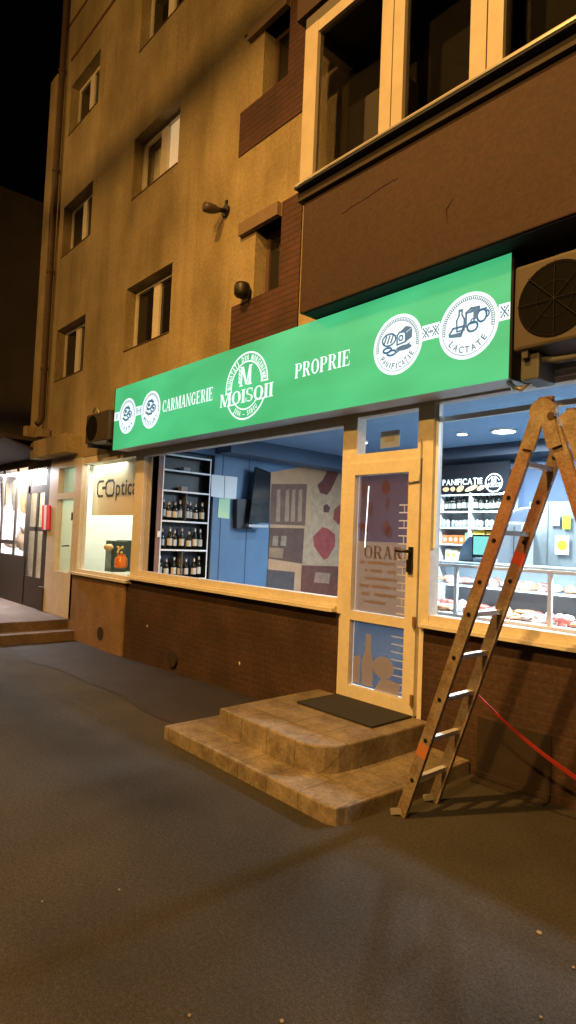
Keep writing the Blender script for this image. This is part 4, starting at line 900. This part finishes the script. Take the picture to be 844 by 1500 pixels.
for f_ in (.10, .21, .32, .43, .54, .74, .90):
    a_ = AF.lerp(AT, f_); MB().bar(a_+Vector((0, .0145, 0)), a_+shift-Vector((0, .0145, 0)), .036, .026).build('rung', mat('bright_rung', (.85, .88, .92), .35, metal=.3), LD)
for f_ in (.12, .3, .45, .6, .77): a_ = CF.lerp(CT, f_); MB().bar(a_+Vector((0, .0145, 0)), a_+shift-Vector((0, .0145, 0)), .03, .024).build('rung', MATS['bright_rung'], LD)
M_RED_LIGHT = mat('red_light_patch', (.48, .07, .05), .4); M_ORANGE_LIGHT = mat('orange_light_patch', (.40, .15, .06), .4)  # patches of reflected red and orange light, as coloured sleeves on the rails
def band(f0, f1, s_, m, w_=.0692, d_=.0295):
    MB().bar(AF.lerp(AT, f0)+s_, AF.lerp(AT, f1)+s_, w_, d_).build('light_patch', m, LD)
band(.165, .20, Vector((0, 0, 0)), M_ORANGE_LIGHT); band(.665, .695, shift, M_RED_LIGHT)
# red strap from the ladder towards the lower right
a_ = AF.lerp(AT, .325)+shift
q1 = onY(846, 1141, -.30); q2 = onY(930, 1200, -.25)
pts = [a_+(q1-a_)*(k_/12)+Vector((0, 0, -.03*math.sin(math.pi*k_/12))) for k_ in range(13)]+[q2]
o = MB()
for i in range(len(pts)-1): o.bar(pts[i], pts[i+1], .012+.0012*i, .006)
tag(o.build('red_strap', mat('red_strap', (.38, .03, .025), .6), None, a_), 'red strap tied to the ladder and running down to the right along the brick wall', 'strap')
o = MB().bbox(-2.32, -1.80, -.12, -.035, -.01, .016, .006); tag(o.build('stone_slab', M_PAVE, None, (-2.1, -.1, 0)), 'low stone slab at the foot of the brick wall beside the ladder', 'slab')

# ------------------------------------------------------------------ things inside the shop
RK = thing('wine_rack', 'tall black rack with pale edges full of wine bottles', 'rack', (XL, .6, .3))
ys0, ys1 = .17, .93; XR = XL+.01
k = MB(); k.box(XL-.154, XL-.145, ys0, ys1, .3, 2.72); k.box(XL-.144, XR, ys0, ys0+.015, .3, 2.72); k.box(XL-.144, XR, ys1-.015, ys1, .3, 2.72); k.build('back_panel', M_BLACK, RK)
M_EDGE = mat('pale_edge', (.75, .77, .8), .4)
SH = [.62, 1.03, 1.42, 1.81, 2.22, 2.50, 2.71]
for z in SH:
    MB().box(XL-.144, XR-.002, ys0+.016, ys1-.016, z-.018, z).build('shelf', M_BLACK, RK); MB().box(XR-.001, XR+.004, ys0, ys1, z-.02, z+.002).build('shelf_edge', M_EDGE, RK)
MB().box(XR-.001, XR+.005, ys0-.004, ys0+.012, .3, 2.72).box(XR-.001, XR+.005, ys1-.012, ys1+.004, .3, 2.72).build('upright', M_EDGE, RK)
MB().box(XL-.14, XR-.012, .53, .54, 1.032, 1.40).build('divider', mat('divider', (.12, .12, .13), .5), RK)
M_WINE = mat('dark_bottle_glass', (.012, .015, .012), .12); M_LABEL = mat('bottle_label', (.5, .48, .42), .7)
def bottle(loc, label, group, h=.29, r=.036, glass=None, cap=None):
    t = thing('bottle', label, 'bottle', loc, group)
    MB().lathe(loc, [(.001, 0), (r, .004), (r, h*.60), (r*.85, h*.68), (r*.38, h*.78), (r*.36, h*.93), (r*.42, h*.94), (r*.42, h*.98), (.001, h)], 12).build('glass_body', glass or M_WINE, t)
    MB().lathe(loc, [(r*1.02, h*.18), (r*1.02, h*.50)], 12).build('paper_label', M_LABEL, t, fix=False)
    MB().lathe(loc, [(r*.45, h*.84), (r*.46, h*1.005), (.001, h*1.01)], 8).build('cap', cap or mat('foil_cap', (.45, .42, .42), .35, metal=.5), t)
    return t
proto = None
rows = ((1.81, 'third', 8), (1.42, 'fourth', 7), (1.03, 'fifth', 7))
rg = random.Random(11)
for z, nm, n in rows:
    for i in range(n):
        y = ys0+.07+(ys1-ys0-.14)*i/(n-1)+rg.uniform(-.012, .012); x = XR-.075+rg.uniform(-.02, .01)
        if proto is None: proto = bottle(Vector((x, y, z)), '', 'wine bottles in the black rack'); b_ = proto
        else: b_ = copy_tree(proto)
        b_.location = (x, y, z); b_.scale = (1, 1, rg.uniform(.88, 1.05)); b_.rotation_euler = (0, 0, rg.uniform(0, 6))
        b_['label'] = 'dark wine bottle on the %s shelf from the top of the black rack' % nm
for k_, (y, z, w_, h_, lb) in enumerate(((.50, 2.50, .11, .06, 'small pale carton on the highest shelf of the black rack'), (.48, 2.22, .10, .07, 'small grey carton on the second shelf of the black rack'))):
    o = MB().bbox(XL-.1, XL-.02, y, y+w_, z+.002, z+h_, .004); tag(o.build('carton', mat('dull_carton%d' % k_, (.35-.12*k_,)*3, .7), None, (XL-.06, y, z)), lb, 'carton')
MB().box(XL-.14, XL-.012, .56, .568, 1.83, 2.20).build('divider', MATS['divider'], RK)
o = MB().bbox(XL+.011, XL+.03, .115, .16, 1.58, 1.66, .006).build('thermostat', M_WHITE, None, (XL+.04, .12, 1.53)); tag(o, 'small white switch box on the brown panel left of the wine rack', 'switch')
def onwall(u, v, off=.004): return onX(u, v, XL+off)
def wallprism(pts, off, th, name, m, label=None, cat=None, parent=None, group=None):
    P_ = [onwall(u, v, off) for u, v in pts]; c = sum(P_, Vector())/len(P_)
    o = MB().prism(P_, (-th, 0, 0)).build(name, m, parent, c if parent is None else None)
    if label: tag(o, label, cat, group)
    return o
wallprism([(310, 695), (329, 697), (328, 730), (309, 727)], .006, .002, 'notice_sheet', M_PAPER, 'left of the two white notices taped side by side on the blue wall', 'notice')
wallprism([(330, 697), (348, 699), (346, 731), (329, 730)], .006, .002, 'notice_sheet', M_PAPER, 'right of the two white notices taped side by side on the blue wall', 'notice')
wallprism([(321, 730), (337, 731), (336, 760), (319, 758)], .008, .002, 'notice_sheet', mat('green_sheet', (.45, .65, .42), .8), 'pale green notice taped below the two white sheets', 'notice')
wallprism([(348, 731), (372, 731), (370, 775), (347, 774)], .10, .09, 'wall_box', mat('black_plastic', (.015, .017, .022), .5), 'flat black box on the blue wall left of the screen', 'box')
SCN = thing('wall_screen', 'black glossy screen tilted on the blue wall left of the mural', 'screen', onwall(380, 725, .1))
wallprism([(376, 684), (397, 692), (394, 766), (365, 766)], .20, .05, 'screen_panel', mat('screen_glass', (.012, .014, .018), .12), parent=SCN)
wallprism([(365, 768), (393, 769), (393, 773), (365, 772)], .23, .05, 'screen_edge', M_STEEL, parent=SCN)
MU = thing('mural_board', 'kraft coloured mural with brown shelves and red meat pictures on the side wall', 'mural', onwall(450, 780, .01))
M_KRAFT = mat('mural_kraft', (.42, .25, .135), .8, noise=.2, nscale=5)
wallprism([(397, 692), (503, 672), (503, 885), (392, 870)], .006, .004, 'board', M_KRAFT, parent=MU)
def mp_(pts, lv, col, nm): wallprism(pts, .007+.0012*lv, .0008, nm, mat(nm+('%.2f' % col[0]), tuple(q_*.85 for q_ in col), .8, noise=.35, nscale=9), parent=MU)
mp_([(452, 715), (470, 700), (503, 690), (503, 830), (440, 826), (442, 780), (456, 760)], 1, (.50, .33, .20), 'pale_picture')
mp_([(398, 709), (450, 709), (447, 770), (395, 768)], 2, (.17, .09, .06), 'dark_shelf_picture')
for u in (406, 419, 428, 438): mp_([(u, 718), (u+5, 716), (u+4, 764), (u-2, 764)], 3, (.36, .22, .14), 'light_jar_picture')
mp_([(395, 773), (446, 774), (443, 826), (393, 818)], 2, (.14, .07, .05), 'dark_shelf_picture')
for u in (400, 412): mp_([(u, 785), (u+8, 785), (u+7, 800), (u-1, 799)], 3, (.34, .24, .17), 'light_jar_picture')
mp_([(395, 802), (416, 803), (414, 818), (394, 816)], 3, (.32, .20, .12), 'light_jar_picture')
mp_([(392, 834), (432, 838), (430, 872), (390, 868)], 2, (.10, .08, .08), 'grey_picture')
mp_([(442, 828), (503, 830), (501, 882), (440, 876)], 2, (.17, .06, .04), 'rust_picture')
mp_([(462, 838), (484, 840), (482, 855), (460, 853)], 3, (.36, .22, .15), 'light_jar_picture')
mp_([(483, 684), (499, 676), (495, 696), (485, 718), (479, 725), (469, 722), (465, 710), (472, 704)], 3, (.17, .045, .035), 'dark_meat_picture')
mp_([(472, 772), (480, 774), (491, 783), (491, 800), (480, 818), (474, 820), (460, 800), (459, 786)], 3, (.36, .07, .06), 'red_meat_picture')
mp_([(490, 746), (500, 738), (503, 738), (503, 766), (495, 768), (488, 760)], 3, (.30, .07, .05), 'red_meat_picture')
mp_([(474, 741), (479, 738), (484, 744), (481, 751), (474, 750)], 3, (.12, .05, .04), 'dark_meat_picture')
# back wall: bread shelving under a black board
BXs = onY(642, 722, 3.6); SX = BXs.x; SXE = onY(741, 716, 3.6).x; ZT = onY(645, 723, 3.6).z; YS = 3.6
BS = thing('wall_shelving', 'white open shelving with two bays of jars and packets under the black board', 'shelving', ((SX+SXE)/2, 3.75, .3))
k = MB(); mid = (SX+SXE)/2-.02
for x in (SX, mid, SXE-.03): k.box(x, x+.03, YS, YB-.005, .3, ZT)
k.build('upright', M_WHITE, BS); MB().box(SX+.03, SXE-.03, YB-.012, YB-.006, .3, ZT).build('back_panel', M_WHITE, BS)
zz = [ZT-.03]+[onY(645, v, YS).z for v in (750, 773, 797, 822)]
for z in zz:
    for x0, x1 in ((SX+.031, mid-.001), (mid+.031, SXE-.031)): MB().box(x0, x1, YS+.002, YB-.013, z-.012, z+.012).build('shelf', M_WHITE, BS)
PB = thing('bread_board', 'black board lettered PANIFICAȚIE with bread pictures above the white shelving', 'sign', ((SX+SXE)/2, YS, ZT))
zt2 = onY(645, 683, YS).z
MB().box(SX-.08, SXE+.06, YS-.02, YS-.001, ZT+.01, zt2).build('board', mat('board_black', (.008, .009, .012), .8, spec=.2), PB)
k = MB(); x0 = onY(650, 700, YS).x; x1 = onY(708, 700, YS).x; zc = onY(650, 711, YS-.03).z
sans_text(k, 'PANIFICAȚIE', (x0, YS-.024, zc), EX, EZ, .085, x1-x0, off=.03)
cm = onY(723, 707, YS-.03); disc(k, (cm.x, YS-.024, cm.z), EX, EZ, .115, .13); disc(k, (cm.x, YS-.024, cm.z), EX, EZ, .08, .088, 20, 160)
serif_text(k, 'MOISOII', (cm.x-.12, YS-.026, cm.z-.06), EX, EZ, .06, .24); serif_text(k, 'M', (cm.x-.04, YS-.026, cm.z+.01), EX, EZ, .08, .08)
k.build('lettering', mat('board_white', (.85, .88, .9), .6), PB, fix=False)
k = MB(); zb_ = onY(650, 719, YS-.03).z
for i, (u, rx, rz) in enumerate(((653, .055, .035), (663, .04, .035), (674, .06, .045), (690, .10, .035), (704, .06, .035))): q = onY(u, 717-i*.6, YS-.03); k.add([(q.x+rx*math.cos(a*.5), YS-.0235-.0003*i, q.z+rz*math.sin(a*.5)+rx*.3*math.cos(a*.5)*(i > 1)) for a in range(12)], [list(range(12))])
k.build('bread_picture', mat('bread_tan', (.75, .42, .20), .7), PB, fix=False)
# goods on the shelves: copies of a few prototypes
def jar_proto(h, r, c, lidc, label, group, name='jar'):
    t = thing(name, label, name, (0, 0, 0), group)
    MB().lathe((0, 0, 0), [(.001, 0), (r, .002), (r, h*.8), (r*.8, h*.88), (.001, h*.9)], 10).build('jar_body', c, t)
    MB().lathe((0, 0, 0), [(r*.82, h*.86), (r*.85, h), (.001, h)], 10).build('lid', lidc, t); return t
def row(z, x0, x1, n, proto, label, y=YS+.09, jit=.01, used=[]):
    for i in range(n):
        b_ = proto if id(proto) not in used else copy_tree(proto); used.append(id(proto)); b_['label'] = label
        b_.location = (x0+(x1-x0)*(i+.5)/n+rg.uniform(-jit, jit), y+rg.uniform(-.03, .03), z+.013); s_ = rg.uniform(.9, 1.05); b_.scale = (1, 1, s_)
L0, L1, R0, R1 = SX+.04, mid-.01, mid+.04, SXE-.04
bp2 = bottle(Vector((0, 0, 0)), '', 'bottles on the top shelf of the white shelving', .24, .034, M_WINE, M_BLACK)
row(zz[1], L0, L1, 6, bp2, 'dark bottle with white label on the top shelf of the left bay'); row(zz[1], R0, R1, 7, bp2, 'dark bottle with white label on the top shelf of the right bay')
jp = jar_proto(.11, .033, mat('glass_jar', (.45, .5, .52), .2), M_STEEL, '', 'jars on the second shelf of the white shelving')
row(zz[2], L0, L1, 7, jp, 'small glass jar on the second shelf of the left bay'); row(zz[2], R0, R1, 6, jp, 'small glass jar on the second shelf of the right bay')
def pack_proto(w_, h_, c, cc, group, label=''):
    t = thing('packet', label, 'packet', (0, 0, 0), group); MB().bbox(-w_/2, w_/2, -.04, .04, 0, h_, .008).build('carton', c, t)
    k = MB(); k.lathe((0, 0, 0), [(.001, 0)], 3) if False else None; disc(k, (0, -.0405, h_*.5), EX, EZ, .001, min(w_, h_)*.33, n=14); k.build('round_label', cc, t, fix=False); return t
M_OR = mat('orange_carton', (.70, .17, .04), .5); M_YE = mat('yellow_carton', (.75, .50, .08), .5); M_GRN = mat('green_carton', (.25, .50, .25), .5); M_CRM = mat('cream_carton', (.75, .68, .52), .6)
po = pack_proto(.085, .12, M_OR, M_LABEL, 'packets on the white shelving'); row(zz[3], L0, L1-.08, 4, po, 'orange packet with white dot on the third shelf of the left bay')
pg = pack_proto(.07, .17, M_GRN, M_LABEL, 'packets on the white shelving'); row(zz[3], L1-.09, L1, 1, pg, 'green packet standing at the right end of the left bay third shelf')
pr = pack_proto(.09, .20, M_YE, M_LABEL, 'packets on the white shelving'); row(zz[3], R0, R1, 5, pr, 'yellow packet on the third shelf of the right bay')
pc = pack_proto(.10, .18, M_CRM, mat('gold_label', (.5, .36, .12), .5), 'packets on the white shelving'); row(zz[4], L0+.08, L1, 4, pc, 'cream packet on the lowest visible shelf of the left bay')
# counter with glass display
CY0, CY1 = 1.25, 2.0; CT_ = 1.455
CO = thing('display_counter', 'long refrigerated glass counter with white edges in front of the shelving', 'counter', (-1.6, 1.6, .3))
MB().box(-3.95, 1.6, CY0, CY1, .3, .93).build('base', M_WHITE, CO)
MB().bbox(-3.98, 1.6, CY0-.02, CY0+.10, .931, .965, .008).build('front_rail', M_WHITE, CO)
MB().box(-3.95, 1.6, CY0+.1, CY1, .931, .955).build('deck', mat('tray_white', (.8, .85, .9), .4), CO)
MB().bbox(-3.98, 1.6, CY0+.18, CY1+.15, CT_-.025, CT_+.005, .006).build('top_shelf', mat('glass_top', (.55, .68, .74), .15), CO)
MB().bbox(-3.98, 1.6, CY0+.0, CY0+.03, CT_-.04, CT_-.01, .006).build('top_rail', M_WHITE, CO)
MB().box(-3.95, 1.6, CY0+.005, CY0+.009, .966, CT_-.041).build('front_glass', M_GLASS, CO)
MB().box(-3.95, 1.6, CY1-.02, CY1, .956, CT_-.026).build('back_panel', mat('cool_grey_panel', (.35, .45, .52), .4), CO)
MB().box(-3.9, 1.5, CY0+.3, CY1-.05, 1.21, 1.225).build('inner_shelf', MATS['glass_top'], CO)
for x in (onY(668, 860, CY0).x, onY(806, 860, CY0).x, -1.2, 0): MB().bbox(x-.018, x+.018, CY0-.015, CY0+.02, .96, CT_-.04, .005).build('post', M_WHITE, CO)
lamp('counter_light', 'AREA', (-1.6, CY0+.12, CT_-.05), 95, (.75, .9, 1), 4.6, target=(-1.6, CY0+.25, .9), size_y=.05)
rg = random.Random(21); n = 0
meats = [('pink', (.62, .25, .20)), ('dark red', (.38, .08, .06)), ('pale', (.72, .55, .48)), ('orange brown', (.60, .26, .12)), ('white', (.75, .72, .70))]
protos = {}
for r_, (yy, z0) in enumerate(((CY0+.17, .965), (CY0+.36, .985), (CY0+.5, 1.235))):
    x = -3.88
    while x < 1.2:
        rx = rg.uniform(.035, .085); nm, c_ = rg.choice(meats); x += rx
        key = (nm, n % 3)
        if key not in protos:
            o = MB().blob((0, 0, 0), (.085, .07, .032), 3, .42, n).build('meat_cut', mat('meat_'+nm.replace(' ', '_'), c_, .35, noise=.55, nscale=28, col2=tuple(min(.9, q_*1.6+.12) for q_ in c_)), None, (0, 0, 0)); protos[key] = o
        else: o = protos[key].copy(); COL.objects.link(o)
        o.location = (x, yy+rg.uniform(-.03, .03), z0+.03); o.scale = (rx/.085, 1, rg.uniform(.8, 1.5)); o.rotation_euler = (0, 0, rg.uniform(-.5, .5))
        tag(o, '%s cut of meat lying in the %s of the glass counter' % (nm, ('front row', 'rear row', 'upper shelf')[r_]), 'meat', 'cuts of meat in the glass counter'); n += 1
        x += rx*.7+rg.uniform(0, .03)
for k_ in range(12):
    x = -3.7+k_*.4; t = thing('serving_tray', 'shallow white tray in the glass counter under the meat', 'tray', (x, CY0+.26, .957), 'white trays in the glass counter')
    MB().box(x-.17, x+.17, CY0+.12, CY0+.47, .957, .962).build('tray_base', M_WHITE, t); MB().box(x-.18, x+.18, CY0+.11, CY0+.119, .957, .985).box(x-.18, x-.171, CY0+.12, CY0+.47, .957, .985).box(x+.171, x+.18, CY0+.12, CY0+.47, .957, .985).build('tray_rim', M_WHITE, t)
pt_ = None
for k_ in range(16):
    x = -3.82+.235*k_; z = (.968, 1.228)[k_ % 2]
    if pt_ is None:
        pt_ = thing('price_tag', '', 'price tag', (0, 0, 0), 'price tags in the glass counter'); MB().prism([(-.03, 0, 0), (.03, 0, 0), (.03, .012, .045), (-.03, .012, .045)], (0, .002, 0)).build('card', M_PAPER, pt_)
        MB().box(-.02, .02, -.004, -.002, .012, .017).build('printed_line', mat('tag_ink', (.05, .05, .06), .8), pt_); o = pt_
    else: o = copy_tree(pt_)
    o.location = (x, (CY0+.075, CY0+.32)[k_ % 2], z); o['label'] = ('small white price tag at the front of the counter deck', 'small white price tag on the upper glass shelf of the counter')[k_ % 2]
# till on the counter
q = onY(700, 822, 1.95); t = thing('cash_register', 'dark cash register with lit pale green screen on the counter', 'cash register', (q.x, 1.95, CT_))
a_, b_ = onY(671, 822, 1.95), onY(690, 786, 1.95); a2, b2 = onY(693, 812, 1.93), onY(718, 786, 1.93)
MB().prism([(a_.x, 1.95, CT_+.006), (b_.x+.06, 1.95, CT_+.006), (b_.x+.06, 1.95, b_.z), (b_.x-.02, 1.95, b_.z), (a_.x+.05, 1.95, b_.z-.09)], (0, .25, 0)).build('housing', mat('till_blue_grey', (.10, .16, .24), .5), t)
MB().bbox(a2.x-.02, b2.x+.02, 1.935, 1.96, a2.z-.03, b2.z+.02, .008).build('screen_frame', M_BLACK, t)
MB().box(a2.x, b2.x, 1.930, 1.934, a2.z, b2.z).build('screen', mat('till_screen', (.2, .5, .45), .3, emit=(.25, .75, .65), es=.8), t)
MB().bbox(a2.x, b2.x, 1.93, 2.1, CT_+.006, CT_+.05, .01).build('keyboard', M_WHITE, t)
# grey partition with posters, doorway and white cabinet to the right of the till
GY = 2.9
gl, gr = onY(776, 735, GY).x, 1.9; gt = onY(785, 735, GY).z
t = thing('cold_room', 'grey metal cold room wall carrying small posters behind the counter', 'cold room', ((gl+gr)/2, GY+.4, .3))
MB().box(gl, gr, GY, GY+.5, .3, gt).build('panel', mat('grey_panel', (.30, .33, .33), .5, noise=.15), t)
MB().box(gl+.0, gl+.02, GY-.006, GY-.001, .3, gt).box(gl+.22, gl+.225, GY-.004, GY-.001, .3, gt).build('panel_joint', mat('joint_grey', (.16, .18, .18), .5), t)
def poster(u0, u1, v0, v1, c_, lb, parts=()):
    a_, b_ = onY(u0, v1, GY-.01), onY(u1, v0, GY-.01); t = thing('poster', lb, 'poster', ((a_.x+b_.x)/2, GY-.01, a_.z))
    MB().box(a_.x, b_.x, GY-.012, GY-.009, a_.z, b_.z).build('sheet', c_, t)
    for p in parts: p(t, a_, b_)
    return t
def sunny(t, a_, b_):
    k = MB(); disc(k, ((a_.x+b_.x)/2, GY-.0135, a_.z+(b_.z-a_.z)*.5), EX, EZ, .001, (b_.x-a_.x)*.36, n=24); k.build('yellow_disc', mat('yellow_ink', (.85, .60, .03), .6), t, fix=False)
poster(813, 834, 785, 812, M_PAPER, 'white poster with a yellow disc on the grey cold room wall', (sunny,)); poster(807, 820, 754, 770, mat('pink_sheet', (.8, .62, .66), .8), 'small pink and white note on the grey wall')
poster(824, 836, 755, 775, mat('yellow_sheet', (.65, .75, .03), .7), 'small bright yellow note beside the pink one')
a_, b_ = onY(735, 826, 2.6), onY(764, 765, 2.6)
t = thing('refrigerator', 'white upright refrigerator between the shelving and the dark doorway', 'refrigerator', (a_.x, 2.7, .3))
MB().bbox(a_.x-.06, b_.x, 2.6, 3.1, .3, b_.z, .02).build('body', M_WHITE, t); MB().box(a_.x+.14, a_.x+.15, 2.592, 2.599, 1.35, b_.z-.05).build('door_gap', mat('joint_grey', (.16, .18, .18), .5), t)
a_, b_ = onY(762, 826, 2.98), onY(776, 745, 2.98)
t = thing('dark_doorway', 'narrow dark doorway between the white refrigerator and grey wall', 'doorway', (a_.x, 3.0, .3))
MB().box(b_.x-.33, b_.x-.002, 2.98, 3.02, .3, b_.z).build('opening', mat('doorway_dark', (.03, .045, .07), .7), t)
# white curved pipe above the refrigerator
pts = [onY(u, v, 2.8) for u, v in ((738, 762), (745, 755), (755, 748), (768, 745), (782, 745))]
tag(MB().tube(pts, .014, 8).build('curved_pipe', M_WHITE, None, pts[0]), 'thin white pipe curving above the white refrigerator', 'pipe')
# side wall brick print seen at the left edge of the right window: white glazed brick column
k = MB(); bx0 = onY(640, 800, 1.0).x
# certificate in the transom and led tube behind the door
q0_, q1_ = onY(557, 657, .10), onY(586, 629, .10); t = thing('paper_notice', 'grey framed square notice in the transom window over the door', 'notice', (q0_.x, .1, q0_.z))
MB().box(q0_.x, q1_.x, .10, .104, q0_.z, q1_.z).build('sheet', mat('grey_paper', (.50, .60, .75), .8), t); MB().box(q0_.x+.05, q1_.x-.05, .097, .099, q0_.z+.05, q1_.z-.05).build('picture', mat('mid_grey', (.45, .45, .45), .8), t)
q0_, q1_ = onY(534.5, 802, .009), onY(540.5, 712, .009)
t = thing('led_tube', 'thin white lit tube running down the left side of the shop door', 'lamp', q0_)
MB().tube([q0_, q1_], .0045, 6).build('tube', mat('led_emit', (1, 1, 1), .5, emit=(.75, .88, 1), es=1.6), t)

# ------------------------------------------------------------------ street furniture out of the frame that gives the light, cables added for shadow bands, litter
def street_lamp(L_, base, lb):
    t = thing('street_lamp', lb, 'street lamp', base)
    MB().tube([base, (base[0], base[1], L_.z+.25)], [.09, .05], 12).build('pole', mat('concrete_pole', (.3, .29, .27), .9), t)
    MB().tube([(base[0], base[1], L_.z+.2), (L_.x, L_.y-.05, L_.z+.32)], .03, 8).build('arm', M_STEEL, t)
    MB().bbox(L_.x-.32, L_.x+.32, L_.y-.17, L_.y+.17, L_.z+.2, L_.z+.34, .05).build('lamp_head', M_STEEL, t)
street_lamp(LAMP_A, (-2.2, -9.4, 0), 'street lamp standing across from the shop door'); street_lamp(LAMP_C, (0.6, -12.2, 0), 'street lamp standing farthest to the right'); street_lamp(LAMP_B, (-12.5, -9.8, 0), 'street lamp standing across from the far left shop')
o = MB().tube([(-30, -5.66, 7.5), (-2, -5.66, 7.45), (20, -5.66, 7.6)], .075, 8); tag(o.build('shadow_cable', M_BLACK, None, (0, -5.66, 7.5)), 'thick unseen cable added overhead to cast a shadow band, nearer to the shop front', 'cable')  # unseen cables, put in to cast the shadow bands on the asphalt
o = MB().tube([(-30, -5.86, 7.4), (-2, -5.86, 7.35), (20, -5.86, 7.5)], .05, 8); tag(o.build('shadow_cable', M_BLACK, None, (0, -5.86, 7.4)), 'thinner unseen cable added overhead to cast a shadow band, farther from the shop front', 'cable')
for k_, (u, v, s_, lb) in enumerate(((790, 1366, .014, 'largest pale pebble on the asphalt at lower right'), (840, 1417, .008, 'small pebble at the right edge of the asphalt'), (413, 1496, .009, 'small pebble at the bottom edge of the asphalt'), (278, 1487, .008, 'pale speck of gravel near the bottom left'), (62, 1320, .007, 'lone pale speck of gravel at the left edge'), (793, 1490, .007, 'pale speck in the bottom right corner'), (175, 1303, .007, 'tiny bright speck on the middle of the asphalt'))):
    q = onZ(u, v, gz(-3, -2)+.005); tag(MB().blob(q, (s_, s_*.8, s_*.5), 1, .2, k_).build('pebble', mat('grey_pebble', (.28, .25, .20), .8), None, q), lb, 'pebble')
for k_, (u, v) in enumerate(((216, 917), (351, 972))):
    q = onY(u, v, -.002); tag(MB().blob((q.x, -.004, q.z), (.018, .004, .022), 1, .2, k_).build('paint_chip', mat('pale_stone', (.55, .5, .42), .8), None, q), ('pale chip in the brick wall left of the vent hole', 'tiny pale chip low on the brick wall near the steps')[k_], 'chip')
